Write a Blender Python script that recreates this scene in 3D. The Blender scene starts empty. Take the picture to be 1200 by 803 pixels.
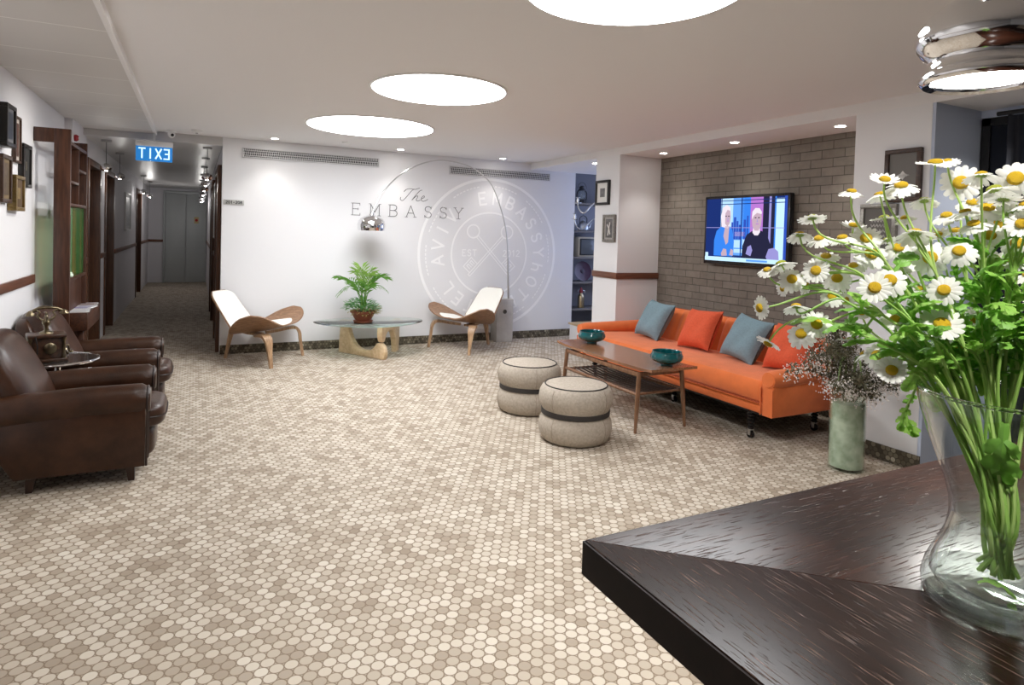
import bpy, bmesh, math, random
from mathutils import Vector, Matrix, Euler
R = math.radians
PI = math.pi
rnd = random.Random(7)
SC = bpy.context.scene
COL = SC.collection

# ------------------------------------------------------------------ camera
F_PX, YAW, PITCH, ROLL, PY = 741.256, .464628, .0265363, .0286122, 294.2167
EYE = Vector((0, 0, 1.42))
_f = Vector((math.sin(YAW)*math.cos(PITCH), math.cos(YAW)*math.cos(PITCH), -math.sin(PITCH)))
_r = Vector((math.cos(YAW), -math.sin(YAW), 0))
_u = _r.cross(_f)
CR = math.cos(ROLL)*_r + math.sin(ROLL)*_u
CU = -math.sin(ROLL)*_r + math.cos(ROLL)*_u
cam = bpy.data.cameras.new('camera')
camo = bpy.data.objects.new('camera', cam)
COL.objects.link(camo)
M3 = Matrix((CR, CU, -_f)).transposed()
camo.matrix_world = Matrix.Translation(EYE) @ M3.to_4x4()
cam.sensor_width = 36
cam.sensor_fit = 'HORIZONTAL'
cam.lens = F_PX/1200*36
cam.shift_y = -(401.5-PY)/1200
cam.clip_start = .02
SC.camera = camo

def ray(x, y):
    return CR*((x-600)/F_PX) - CU*((y-PY)/F_PX) + _f
def at_depth(x, y, d):
    return EYE + ray(x, y)*d
def on(x, y, ax, v):
    d = ray(x, y)
    return EYE + d*((v-EYE[ax])/d[ax])

# ------------------------------------------------------------------ materials
MATS = {}
def N(nt, t, **kw):
    n = nt.nodes.new(t)
    for k, v in kw.items():
        setattr(n, k, v)
    return n
def mat(name, color=(.8, .8, .8), rough=.6, metal=0., spec=.5, noise=0., nscale=20., bump=0., bscale=80., stretch=None,
        emit=None, estr=0., trans=0., ior=1.45, coat=0., sheen=0., color2=None, alpha=1.):
    if name in MATS:
        return MATS[name]
    m = bpy.data.materials.new(name)
    m.use_nodes = True
    nt = m.node_tree
    b = nt.nodes['Principled BSDF']
    b.inputs['Base Color'].default_value = (*color, 1)
    b.inputs['Roughness'].default_value = rough
    b.inputs['Metallic'].default_value = metal
    b.inputs['Specular IOR Level'].default_value = spec
    b.inputs['IOR'].default_value = ior
    b.inputs['Transmission Weight'].default_value = trans
    b.inputs['Coat Weight'].default_value = coat
    b.inputs['Sheen Weight'].default_value = sheen
    if emit:
        b.inputs['Emission Color'].default_value = (*emit, 1)
        b.inputs['Emission Strength'].default_value = estr
    if noise or bump:
        tc = N(nt, 'ShaderNodeTexCoord')
        mp = N(nt, 'ShaderNodeMapping')
        nt.links.new(tc.outputs['Object'], mp.inputs[0])
        if stretch:
            mp.inputs['Scale'].default_value = stretch
        if noise:
            nz = N(nt, 'ShaderNodeTexNoise')
            nz.inputs['Scale'].default_value = nscale
            nz.inputs['Detail'].default_value = 6
            nz.inputs['Roughness'].default_value = .6
            nt.links.new(mp.outputs[0], nz.inputs['Vector'])
            rp = N(nt, 'ShaderNodeValToRGB')
            c2 = color2 or tuple(max(0, c*(1-noise)) for c in color)
            rp.color_ramp.elements[0].position = .3
            rp.color_ramp.elements[1].position = .7
            rp.color_ramp.elements[0].color = (*c2, 1)
            rp.color_ramp.elements[1].color = (*color, 1)
            nt.links.new(nz.outputs['Fac'], rp.inputs[0])
            nt.links.new(rp.outputs[0], b.inputs['Base Color'])
        if bump:
            n2 = N(nt, 'ShaderNodeTexNoise')
            n2.inputs['Scale'].default_value = bscale
            n2.inputs['Detail'].default_value = 3
            nt.links.new(mp.outputs[0], n2.inputs['Vector'])
            bp = N(nt, 'ShaderNodeBump')
            bp.inputs['Strength'].default_value = bump
            bp.inputs['Distance'].default_value = .01
            nt.links.new(n2.outputs['Fac'], bp.inputs['Height'])
            nt.links.new(bp.outputs[0], b.inputs['Normal'])
    MATS[name] = m
    return m

def emat(name, color, strength):
    if name in MATS:
        return MATS[name]
    m = bpy.data.materials.new(name)
    m.use_nodes = True
    nt = m.node_tree
    nt.nodes.clear()
    o = N(nt, 'ShaderNodeOutputMaterial')
    e = N(nt, 'ShaderNodeEmission')
    e.inputs[0].default_value = (*color, 1)
    e.inputs[1].default_value = strength
    nt.links.new(e.outputs[0], o.inputs[0])
    MATS[name] = m
    return m

def leafmat(name, c, tr):
    m = bpy.data.materials.new(name)
    m.use_nodes = True
    nt = m.node_tree
    b = nt.nodes['Principled BSDF']
    o = nt.nodes['Material Output']
    b.inputs['Base Color'].default_value = (*c, 1)
    b.inputs['Roughness'].default_value = .5
    t = N(nt, 'ShaderNodeBsdfTranslucent')
    t.inputs[0].default_value = (*c, 1)
    mx = N(nt, 'ShaderNodeMixShader')
    mx.inputs[0].default_value = tr
    nt.links.new(b.outputs[0], mx.inputs[1])
    nt.links.new(t.outputs[0], mx.inputs[2])
    nt.links.new(mx.outputs[0], o.inputs[0])
    MATS[name] = m
    return m

def hexmat(name, pitch, ramp, edge, axes='xy', rough=.75):
    """round tesserae packed in a hexagonal lattice, each its own tone"""
    m = bpy.data.materials.new(name)
    m.use_nodes = True
    nt = m.node_tree
    L = nt.links.new
    b = nt.nodes['Principled BSDF']
    b.inputs['Roughness'].default_value = rough
    b.inputs['Specular IOR Level'].default_value = .3
    tc = N(nt, 'ShaderNodeTexCoord')
    sp = N(nt, 'ShaderNodeSeparateXYZ')
    L(tc.outputs['Object'], sp.inputs[0])
    cb = N(nt, 'ShaderNodeCombineXYZ')
    if axes == 'xy':
        L(sp.outputs[0], cb.inputs[0]); L(sp.outputs[1], cb.inputs[1])
    else:
        ad = N(nt, 'ShaderNodeMath', operation='ADD')
        L(sp.outputs[0], ad.inputs[0]); L(sp.outputs[1], ad.inputs[1])
        L(ad.outputs[0], cb.inputs[0]); L(sp.outputs[2], cb.inputs[1])
    def vm(op, a, bv):
        n = N(nt, 'ShaderNodeVectorMath', operation=op)
        L(a, n.inputs[0])
        if isinstance(bv, tuple):
            n.inputs[1].default_value = bv
        else:
            L(bv, n.inputs[1])
        return n
    s3 = math.sqrt(3)
    # slight warp so that the pieces are not ruler straight
    p = vm('MULTIPLY', cb.outputs[0], (1/pitch, 1/pitch, 0)).outputs[0]
    p = vm('ADD', p, (500, 500*s3, 0)).outputs[0]
    a = vm('SUBTRACT', vm('MODULO', p, (1, s3, 1)).outputs[0], (.5, s3/2, 0)).outputs[0]
    q = vm('ADD', p, (.5, s3/2, 0)).outputs[0]
    c = vm('SUBTRACT', vm('MODULO', q, (1, s3, 1)).outputs[0], (.5, s3/2, 0)).outputs[0]
    la = N(nt, 'ShaderNodeVectorMath', operation='LENGTH'); L(a, la.inputs[0])
    lc = N(nt, 'ShaderNodeVectorMath', operation='LENGTH'); L(c, lc.inputs[0])
    lt = N(nt, 'ShaderNodeMath', operation='LESS_THAN')
    L(la.outputs['Value'], lt.inputs[0]); L(lc.outputs['Value'], lt.inputs[1])
    mv = N(nt, 'ShaderNodeMix', data_type='VECTOR')
    L(lt.outputs[0], mv.inputs[0]); L(c, mv.inputs[4]); L(a, mv.inputs[5])
    dmin = N(nt, 'ShaderNodeMath', operation='MINIMUM')
    L(la.outputs['Value'], dmin.inputs[0]); L(lc.outputs['Value'], dmin.inputs[1])
    idv = vm('SUBTRACT', p, mv.outputs[1]).outputs[0]
    idv = vm('ADD', vm('MULTIPLY', idv, (2, 2/s3, 0)).outputs[0], (.5, .5, 0)).outputs[0]
    fl = N(nt, 'ShaderNodeVectorMath', operation='FLOOR'); L(idv, fl.inputs[0])
    wn = N(nt, 'ShaderNodeTexWhiteNoise', noise_dimensions='2D'); L(fl.outputs[0], wn.inputs['Vector'])
    nz = N(nt, 'ShaderNodeTexNoise'); nz.inputs['Scale'].default_value = .17; nz.inputs['Detail'].default_value = 3
    L(fl.outputs[0], nz.inputs['Vector'])
    s1 = N(nt, 'ShaderNodeMath', operation='MULTIPLY_ADD')
    L(wn.outputs['Value'], s1.inputs[0]); s1.inputs[1].default_value = .60
    s2 = N(nt, 'ShaderNodeMath', operation='MULTIPLY_ADD')
    L(nz.outputs['Fac'], s2.inputs[0]); s2.inputs[1].default_value = .8; s2.inputs[2].default_value = -.2
    L(s2.outputs[0], s1.inputs[2])
    rp = N(nt, 'ShaderNodeValToRGB')
    els = rp.color_ramp.elements
    els[0].position, els[0].color = ramp[0][0], (*ramp[0][1], 1)
    els[1].position, els[1].color = ramp[-1][0], (*ramp[-1][1], 1)
    for pos, cc in ramp[1:-1]:
        e = els.new(pos); e.color = (*cc, 1)
    L(s1.outputs[0], rp.inputs[0])
    # dark ring where the round piece ends
    er = N(nt, 'ShaderNodeValToRGB')
    ee = er.color_ramp.elements
    ee[0].position, ee[0].color = .43, (0, 0, 0, 1)
    ee[1].position, ee[1].color = .475, (1, 1, 1, 1)
    e = ee.new(.515); e.color = (1, 1, 1, 1)
    e = ee.new(.55); e.color = (.35, .35, .35, 1)
    L(dmin.outputs[0], er.inputs[0])
    mx = N(nt, 'ShaderNodeMix', data_type='RGBA')
    L(er.outputs[0], mx.inputs[0]); L(rp.outputs[0], mx.inputs[6]); mx.inputs[7].default_value = (*edge, 1)
    L(mx.outputs[2], b.inputs['Base Color'])
    bp = N(nt, 'ShaderNodeBump'); bp.inputs['Strength'].default_value = .25; bp.inputs['Distance'].default_value = .002
    bp.invert = True
    L(er.outputs[0], bp.inputs['Height']); L(bp.outputs[0], b.inputs['Normal'])
    MATS[name] = m
    return m

def brickmat(name, c1, c2, mortar, w=.21, h=.073):
    m = bpy.data.materials.new(name)
    m.use_nodes = True
    nt = m.node_tree
    L = nt.links.new
    b = nt.nodes['Principled BSDF']
    b.inputs['Roughness'].default_value = .65
    tc = N(nt, 'ShaderNodeTexCoord')
    sp = N(nt, 'ShaderNodeSeparateXYZ'); L(tc.outputs['Object'], sp.inputs[0])
    cb = N(nt, 'ShaderNodeCombineXYZ'); L(sp.outputs[1], cb.inputs[0]); L(sp.outputs[2], cb.inputs[1])
    bt = N(nt, 'ShaderNodeTexBrick')
    L(cb.outputs[0], bt.inputs['Vector'])
    bt.inputs['Scale'].default_value = 1
    bt.inputs['Brick Width'].default_value = w
    bt.inputs['Row Height'].default_value = h
    bt.inputs['Mortar Size'].default_value = .003
    bt.inputs['Mortar Smooth'].default_value = .4
    bt.inputs['Color1'].default_value = (*c1, 1)
    bt.inputs['Color2'].default_value = (*c2, 1)
    bt.inputs['Mortar'].default_value = (*mortar, 1)
    nz = N(nt, 'ShaderNodeTexNoise'); nz.inputs['Scale'].default_value = 18; nz.inputs['Detail'].default_value = 6
    L(tc.outputs['Object'], nz.inputs['Vector'])
    mx = N(nt, 'ShaderNodeMix', data_type='RGBA', blend_type='MULTIPLY')
    mx.inputs[0].default_value = .45
    L(bt.outputs['Color'], mx.inputs[6]); L(nz.outputs['Fac'], mx.inputs[7])
    L(mx.outputs[2], b.inputs['Base Color'])
    bp = N(nt, 'ShaderNodeBump'); bp.invert = True
    bp.inputs['Strength'].default_value = .7; bp.inputs['Distance'].default_value = .008
    L(bt.outputs['Fac'], bp.inputs['Height'])
    L(bp.outputs[0], b.inputs['Normal'])
    MATS[name] = m
    return m

def woodmat(name, c1, c2, scale=(1, 1, 1), rough=.4, ns=9, pores=None, coat=0., lo=.35, hi=.65, spec=.5):
    """grain runs along the axis with the small scale"""
    m = bpy.data.materials.new(name)
    m.use_nodes = True
    nt = m.node_tree
    L = nt.links.new
    b = nt.nodes['Principled BSDF']
    b.inputs['Roughness'].default_value = rough
    b.inputs['Coat Weight'].default_value = coat
    b.inputs['Coat Roughness'].default_value = .15
    b.inputs['Specular IOR Level'].default_value = spec
    tc = N(nt, 'ShaderNodeTexCoord')
    mp = N(nt, 'ShaderNodeMapping'); mp.inputs['Scale'].default_value = scale
    L(tc.outputs['Object'], mp.inputs[0])
    nz = N(nt, 'ShaderNodeTexNoise'); nz.inputs['Scale'].default_value = ns; nz.inputs['Detail'].default_value = 8
    nz.inputs['Distortion'].default_value = .4
    L(mp.outputs[0], nz.inputs['Vector'])
    rp = N(nt, 'ShaderNodeValToRGB')
    rp.color_ramp.elements[0].position = lo; rp.color_ramp.elements[0].color = (*c1, 1)
    rp.color_ramp.elements[1].position = hi; rp.color_ramp.elements[1].color = (*c2, 1)
    L(nz.outputs['Fac'], rp.inputs[0])
    out = rp.outputs[0]
    if pores:
        n2 = N(nt, 'ShaderNodeTexNoise'); n2.inputs['Scale'].default_value = ns*5; n2.inputs['Detail'].default_value = 2
        L(mp.outputs[0], n2.inputs['Vector'])
        r2 = N(nt, 'ShaderNodeValToRGB')
        r2.color_ramp.elements[0].position = .60; r2.color_ramp.elements[0].color = (0, 0, 0, 1)
        r2.color_ramp.elements[1].position = .68; r2.color_ramp.elements[1].color = (1, 1, 1, 1)
        L(n2.outputs['Fac'], r2.inputs[0])
        mx = N(nt, 'ShaderNodeMix', data_type='RGBA')
        L(r2.outputs[0], mx.inputs[0]); L(out, mx.inputs[6]); mx.inputs[7].default_value = (*pores, 1)
        out = mx.outputs[2]
        bp = N(nt, 'ShaderNodeBump'); bp.invert = True
        bp.inputs['Strength'].default_value = .5; bp.inputs['Distance'].default_value = .0012
        L(r2.outputs[0], bp.inputs['Height']); L(bp.outputs[0], b.inputs['Normal'])
    L(out, b.inputs['Base Color'])
    MATS[name] = m
    return m

# ------------------------------------------------------------------ mesh builder
class MB:
    def __init__(s):
        s.v, s.f, s.mi, s.sm = [], [], [], []
    def add(s, vs, fs, mi=0, M=None, smooth=True):
        o = len(s.v)
        for p in vs:
            p = Vector(p)
            s.v.append(M @ p if M else p)
        for f in fs:
            s.f.append(tuple(i+o for i in f)); s.mi.append(mi); s.sm.append(smooth)
        return s
    def box(s, x0, x1, y0, y1, z0, z1, bev=0., mi=0, M=None, seg=2):
        bm = bmesh.new()
        bmesh.ops.create_cube(bm, size=1)
        for w in bm.verts:
            w.co = Vector(((x0+x1)/2+w.co.x*(x1-x0), (y0+y1)/2+w.co.y*(y1-y0), (z0+z1)/2+w.co.z*(z1-z0)))
        if bev:
            bmesh.ops.bevel(bm, geom=bm.edges[:], offset=bev, segments=seg, profile=.5, affect='EDGES')
        return s.bm(bm, mi, M)
    def bm(s, bm, mi=0, M=None):
        bm.verts.index_update()
        s.add([w.co.copy() for w in bm.verts], [[w.index for w in f.verts] for f in bm.faces], mi, M)
        bm.free()
        return s
    def lathe(s, prof, seg=32, M=None, mi=0, scal=None):
        """profile of (r, z) from bottom to top about the local z axis; r=0 closes"""
        vs, fs, rows = [], [], []
        for r, z in prof:
            if r < 1e-6:
                rows.append([len(vs)]); vs.append((0, 0, z))
            else:
                row = []
                for k in range(seg):
                    a = 2*PI*k/seg
                    rr = r*(scal(a, z) if scal else 1)
                    row.append(len(vs)); vs.append((rr*math.cos(a), rr*math.sin(a), z))
                rows.append(row)
        for a, b in zip(rows, rows[1:]):
            for k in range(seg):
                k2 = (k+1) % seg
                if len(a) == 1 and len(b) == 1: continue
                if len(a) == 1: fs.append((a[0], b[k2], b[k]))
                elif len(b) == 1: fs.append((a[k], a[k2], b[0]))
                else: fs.append((a[k], a[k2], b[k2], b[k]))
        return s.add(vs, fs, mi, M)
    def tube(s, pts, rad, seg=8, mi=0, M=None, closed=False):
        pts = [Vector(p) for p in pts]
        n = len(pts)
        if not isinstance(rad, (list, tuple)): rad = [rad]*n
        vs, fs = [], []
        prev = None
        for i, p in enumerate(pts):
            if closed: t = pts[(i+1) % n]-pts[i-1]
            else: t = pts[min(i+1, n-1)]-pts[max(i-1, 0)]
            t.normalize()
            if prev is None:
                a = Vector((0, 0, 1)) if abs(t.z) < .9 else Vector((1, 0, 0))
                nx = t.cross(a).normalized()
            else:
                nx = prev - t*prev.dot(t)
                nx = nx.normalized() if nx.length > 1e-6 else t.orthogonal().normalized()
            prev = nx
            ny = t.cross(nx)
            for k in range(seg):
                a = 2*PI*k/seg
                vs.append(p+(nx*math.cos(a)+ny*math.sin(a))*rad[i])
        for i in range(n if closed else n-1):
            j = (i+1) % n
            for k in range(seg):
                k2 = (k+1) % seg
                fs.append((i*seg+k, i*seg+k2, j*seg+k2, j*seg+k))
        if not closed:
            fs.append(tuple(range(seg))[::-1]); fs.append(tuple((n-1)*seg+k for k in range(seg)))
        return s.add(vs, fs, mi, M)
    def cyl(s, p0, p1, r0, r1=None, seg=16, mi=0, M=None):
        return s.tube([p0, p1], [r0, r0 if r1 is None else r1], seg, mi, M)
    def grid(s, fn, nu, nv, mi=0, M=None, wrapu=False):
        vs = [fn(i/(nu if wrapu else nu-1), j/(nv-1)) for i in range(nu) for j in range(nv)]
        fs = []
        for i in range(nu if wrapu else nu-1):
            for j in range(nv-1):
                i2 = (i+1) % nu
                fs.append((i*nv+j, i2*nv+j, i2*nv+j+1, i*nv+j+1))
        return s.add(vs, fs, mi, M)
    def sheet(s, fn, nu, nv, th, mi=0, M=None):
        """a surface given real thickness th along its normal"""
        P = [[Vector(fn(i/(nu-1), j/(nv-1))) for j in range(nv)] for i in range(nu)]
        def nrm(i, j):
            a = P[min(i+1, nu-1)][j]-P[max(i-1, 0)][j]
            b = P[i][min(j+1, nv-1)]-P[i][max(j-1, 0)]
            c = a.cross(b)
            return c.normalized() if c.length > 1e-9 else Vector((0, 0, 1))
        vs = [P[i][j] for i in range(nu) for j in range(nv)]
        vs += [P[i][j]-nrm(i, j)*th for i in range(nu) for j in range(nv)]
        o = nu*nv
        fs = []
        for i in range(nu-1):
            for j in range(nv-1):
                a, b, c, d = i*nv+j, (i+1)*nv+j, (i+1)*nv+j+1, i*nv+j+1
                fs.append((a, b, c, d)); fs.append((a+o, d+o, c+o, b+o))
        for i in range(nu-1):
            for j, fl in ((0, 0), (nv-1, 1)):
                a, b = i*nv+j, (i+1)*nv+j
                fs.append((a, a+o, b+o, b) if not fl else (a, b, b+o, a+o))
        for j in range(nv-1):
            for i, fl in ((0, 1), (nu-1, 0)):
                a, b = i*nv+j, i*nv+j+1
                fs.append((a, a+o, b+o, b) if not fl else (a, b, b+o, a+o))
        return s.add(vs, fs, mi, M)
    def ext(s, prof, stations, fn, mi=0, M=None, caps=True):
        n = len(prof)
        vs = [fn(a, b, t) for t in stations for a, b in prof]
        fs = []
        for i in range(len(stations)-1):
            for k in range(n):
                k2 = (k+1) % n
                fs.append((i*n+k, i*n+k2, (i+1)*n+k2, (i+1)*n+k))
        if caps:
            fs.append(tuple(range(n))[::-1]); fs.append(tuple((len(stations)-1)*n+k for k in range(n)))
        return s.add(vs, fs, mi, M)
    def sq(s, c, r, e1=.4, e2=.4, nu=28, nv=14, mi=0, M=None, fn=None):
        """superellipsoid, centre c, radii r; small exponents make it boxy"""
        def pw(x, e): return math.copysign(abs(x)**e, x)
        def f(u, v):
            om = 2*PI*u; et = -PI/2+PI*v
            p = Vector((c[0]+r[0]*pw(math.cos(et), e1)*pw(math.cos(om), e2),
                        c[1]+r[1]*pw(math.cos(et), e1)*pw(math.sin(om), e2),
                        c[2]+r[2]*pw(math.sin(et), e1)))
            return fn(p) if fn else p
        return s.grid(f, nu, nv, mi, M, wrapu=True)
    def stroke(s, pl, w, d, fn, mi=0):
        """flat ribbon letters stroke: polyline in 2D, width w, depth d; fn maps (a, b, depth) to 3D"""
        for (a0, b0), (a1, b1) in zip(pl, pl[1:]):
            s.jit = (getattr(s, 'jit', 0)+1) % 7
            dj = d*(1+.06*s.jit)
            L = math.hypot(a1-a0, b1-b0)
            if L < 1e-6: continue
            tx, ty = (a1-a0)/L, (b1-b0)/L
            ex = w*.35
            q = [(a0-tx*ex-ty*w/2, b0-ty*ex+tx*w/2), (a0-tx*ex+ty*w/2, b0-ty*ex-tx*w/2),
                 (a1+tx*ex+ty*w/2, b1+ty*ex-tx*w/2), (a1+tx*ex-ty*w/2, b1+ty*ex+tx*w/2)]
            s.add([fn(x, y, 0) for x, y in q]+[fn(x, y, dj) for x, y in q],
                  [(7, 6, 5, 4), (0, 4, 5, 1), (1, 5, 6, 2), (2, 6, 7, 3), (3, 7, 4, 0)], mi, None, False)
        return s
    def build(s, name, m, parent=None, angle=40, loc=None):
        me = bpy.data.meshes.new(name)
        me.from_pydata([tuple(p) for p in s.v], [], s.f)
        ms = m if isinstance(m, (list, tuple)) else [m]
        for x in ms: me.materials.append(x)
        me.polygons.foreach_set('material_index', s.mi)
        me.polygons.foreach_set('use_smooth', s.sm)
        me.update()
        bm = bmesh.new(); bm.from_mesh(me)
        bmesh.ops.recalc_face_normals(bm, faces=bm.faces[:])
        bm.to_mesh(me); bm.free()
        me.set_sharp_from_angle(angle=R(angle))
        o = bpy.data.objects.new(name, me)
        COL.objects.link(o)
        if parent: o.parent = parent
        if loc: o.location = loc
        return o

def tag(o, label, cat, group=None, kind=None):
    o['label'] = label; o['category'] = cat
    if group: o['group'] = group
    if kind: o['kind'] = kind
    return o
def thing(name, label, cat, loc=(0, 0, 0), rz=0., group=None):
    o = bpy.data.objects.new(name, None)
    o.empty_display_size = .05
    COL.objects.link(o)
    o.location = loc; o.rotation_euler = (0, 0, rz)
    return tag(o, label, cat, group)
def struct(mb, name, m, parent=None):
    o = mb.build(name, m, parent)
    if not parent: o['kind'] = 'structure'
    return o
def dup(root, loc, rz, label, group=None):
    def cp(o, par):
        c = o.copy(); COL.objects.link(c); c.parent = par
        for ch in list(o.children): cp(ch, c)
        return c
    r = cp(root, None)
    r.location = loc; r.rotation_euler = (0, 0, rz)
    r['label'] = label
    if group: r['group'] = group
    return r
def bez(p0, p1, p2, p3, n=10):
    p0, p1, p2, p3 = map(Vector, (p0, p1, p2, p3))
    return [p0*(1-t)**3+p1*3*t*(1-t)**2+p2*3*t*t*(1-t)+p3*t**3 for t in (i/(n-1) for i in range(n))]
def smooth(pts, n=6):
    pts = [Vector(p) for p in pts]
    out = []
    for i in range(len(pts)-1):
        p0 = pts[max(i-1, 0)]; p1 = pts[i]; p2 = pts[i+1]; p3 = pts[min(i+2, len(pts)-1)]
        for k in range(n):
            t = k/n
            out.append(.5*((2*p1)+(p2-p0)*t+(2*p0-5*p1+4*p2-p3)*t*t+(3*p1-p0-3*p2+p3)*t**3))
    out.append(pts[-1])
    return out
def arc2(cx, cy, r, a0, a1, n=12, ry=None):
    ry = ry or r
    return [(cx+r*math.cos(R(a0+(a1-a0)*i/(n-1))), cy+ry*math.sin(R(a0+(a1-a0)*i/(n-1)))) for i in range(n)]

# stroke letters in a box about .7 wide and 1 high
_S = [(.62, .8)]+arc2(.36, .75, .25, 20, 250, 9)[0:]+arc2(.36, .25, .27, 80, -160, 10)
GL = {
 'E': [[(.1, 0), (.1, 1)], [(.1, 1), (.62, 1)], [(.1, .52), (.5, .52)], [(.1, 0), (.64, 0)]],
 'M': [[(.08, 0), (.08, 1), (.4, .3), (.72, 1), (.72, 0)]],
 'B': [[(.1, 0), (.1, 1)], [(.1, 1)]+arc2(.38, .76, .24, 90, -90, 9)+[(.1, .52)], [(.38, .52)]+arc2(.4, .26, .26, 90, -90, 9)+[(.1, 0)]],
 'A': [[(.04, 0), (.38, 1), (.72, 0)], [(.16, .35), (.6, .35)]],
 'S': [arc2(.36, .76, .24, 25, 270, 12)+arc2(.36, .26, .26, 90, -155, 12)],
 'Y': [[(.04, 1), (.36, .5), (.68, 1)], [(.36, .5), (.36, 0)]],
 'H': [[(.08, 0), (.08, 1)], [(.62, 0), (.62, 1)], [(.08, .5), (.62, .5)]],
 'h': [[(.12, 0), (.12, 1)], [(.12, .4)]+arc2(.36, .4, .24, 180, 0, 9)+[(.6, 0)]],
 'O': [arc2(.37, .5, .33, 90, 450, 24, .5)],
 'T': [[(.04, 1), (.68, 1)], [(.36, 1), (.36, 0)]],
 'L': [[(.12, 1), (.12, 0), (.62, 0)]],
 'V': [[(.04, 1), (.37, 0), (.7, 1)]],
 'I': [[(.36, 0), (.36, 1)]],
 'X': [[(.06, 0), (.66, 1)], [(.06, 1), (.66, 0)]],
 '0': [arc2(.36, .5, .27, 90, 450, 20, .5)],
 '1': [[(.2, .8), (.4, 1), (.4, 0)]],
 '2': [arc2(.36, .74, .26, 160, -30, 9)+[(.08, 0), (.64, 0)]],
 '8': [arc2(.36, .75, .23, -90, 270, 16), arc2(.36, .26, .27, 90, 450, 16)],
 '-': [[(.15, .48), (.55, .48)]],
}
SERIF = {'E': [[(0, 1), (.2, 1)], [(0, 0), (.2, 0)], [(.62, 1), (.62, .84)], [(.64, 0), (.64, .16)], [(.5, .6), (.5, .44)]],
 'M': [[(-.04, 0), (.2, 0)], [(.6, 0), (.84, 0)], [(-.04, 1), (.1, 1)], [(.7, 1), (.84, 1)]],
 'B': [[(0, 1), (.1, 1)], [(0, 0), (.1, 0)]],
 'A': [[(-.06, 0), (.14, 0)], [(.6, 0), (.84, 0)]],
 'S': [[(.6, .98), (.6, .78)], [(.1, .02), (.1, .22)]],
 'Y': [[(-.06, 1), (.16, 1)], [(.56, 1), (.78, 1)], [(.22, 0), (.5, 0)]]}
# ================================================================== materials used
WHITE = mat('white_paint', (.78, .78, .80), .75)
GREYW = mat('grey_white_paint', (.72, .71, .74), .75)
BLUEW = mat('pale_blue_paint', (.50, .56, .70), .75)
NICHE = mat('slate_niche_paint', (.30, .30, .33), .8)
CEIL = mat('ceiling_paint', (.80, .79, .80), .85)
BRICK = brickmat('painted_brick', (.255, .222, .185), (.21, .18, .148), (.075, .063, .05))
FLOOR = hexmat('mosaic_floor', .046, [(.08, (.30, .24, .18)), (.36, (.42, .355, .28)), (.60, (.54, .475, .39)), (.92, (.63, .575, .49))], (.22, .165, .115))
SKIRT = hexmat('mosaic_skirting', .034, [(.15, (.06, .05, .036)), (.5, (.14, .12, .085)), (.75, (.24, .21, .15)), (.9, (.42, .38, .29))], (.05, .038, .026), 'wall')
BROWN = woodmat('brown_door_wood', (.06, .022, .009), (.105, .040, .017), (12, 12, .8), .4, 6)
RAIL = woodmat('rail_wood', (.10, .035, .018), (.19, .07, .036), (14, .7, 14), .35, 6)
RAILX = woodmat('rail_wood_across', (.10, .035, .018), (.19, .07, .036), (.7, 14, 14), .35, 6)
STEEL = mat('brushed_steel', (.62, .62, .62), .3, 1.)
CHROME = mat('polished_chrome', (.85, .85, .86), .06, 1.)
BLACK = mat('black_plastic', (.012, .012, .013), .4)
WPLASTIC = mat('white_plastic', (.78, .78, .78), .4)

# ------------------------------------------------------------------ left ceiling panels: thin joints across
PANEL = mat('ceiling_panels', (.62, .60, .585), .5)
def _joints(m):
    nt = m.node_tree; L = nt.links.new; b = nt.nodes['Principled BSDF']
    tc = N(nt, 'ShaderNodeTexCoord'); sp = N(nt, 'ShaderNodeSeparateXYZ'); L(tc.outputs['Object'], sp.inputs[0])
    ad = N(nt, 'ShaderNodeMath', operation='ADD'); L(sp.outputs[1], ad.inputs[0]); ad.inputs[1].default_value = 40.07
    md = N(nt, 'ShaderNodeMath', operation='MODULO'); L(ad.outputs[0], md.inputs[0]); md.inputs[1].default_value = .60
    lt = N(nt, 'ShaderNodeMath', operation='LESS_THAN'); L(md.outputs[0], lt.inputs[0]); lt.inputs[1].default_value = .012
    mx = N(nt, 'ShaderNodeMix', data_type='RGBA'); L(lt.outputs[0], mx.inputs[0])
    mx.inputs[6].default_value = (.62, .60, .585, 1); mx.inputs[7].default_value = (.80, .79, .77, 1)
    L(mx.outputs[2], b.inputs['Base Color'])
    bp = N(nt, 'ShaderNodeBump'); bp.inputs['Strength'].default_value = .6; bp.inputs['Distance'].default_value = .004; bp.invert = True
    L(lt.outputs[0], bp.inputs['Height']); L(bp.outputs[0], b.inputs['Normal'])
_joints(PANEL)

# ================================================================== the setting
XL, XLC, YB, XR = -1.08, -1.02, 7.65, 4.08
ZC = 2.39
struct(MB().box(-1.3, 6.3, -4.2, 17.8, -.12, 0), 'floor', FLOOR)
struct(MB().box(-.40, 6.3, -4.2, YB, ZC, ZC+.12), 'ceiling', CEIL)
struct(MB().box(XL-.12, -.40, -4.2, YB, 2.365, ZC+.12), 'ceiling', PANEL)
# lit edge strip between the two ceilings
struct(MB().box(-.40, -.372, -4.2, YB, 2.352, ZC+.005), 'trim_1', CEIL)
struct(MB().box(XLC-.2, .254, YB+.004, 17.54, 2.30, ZC+.12), 'ceiling', mat('corridor_ceiling_panels', (.55, .54, .535), .35))

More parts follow.
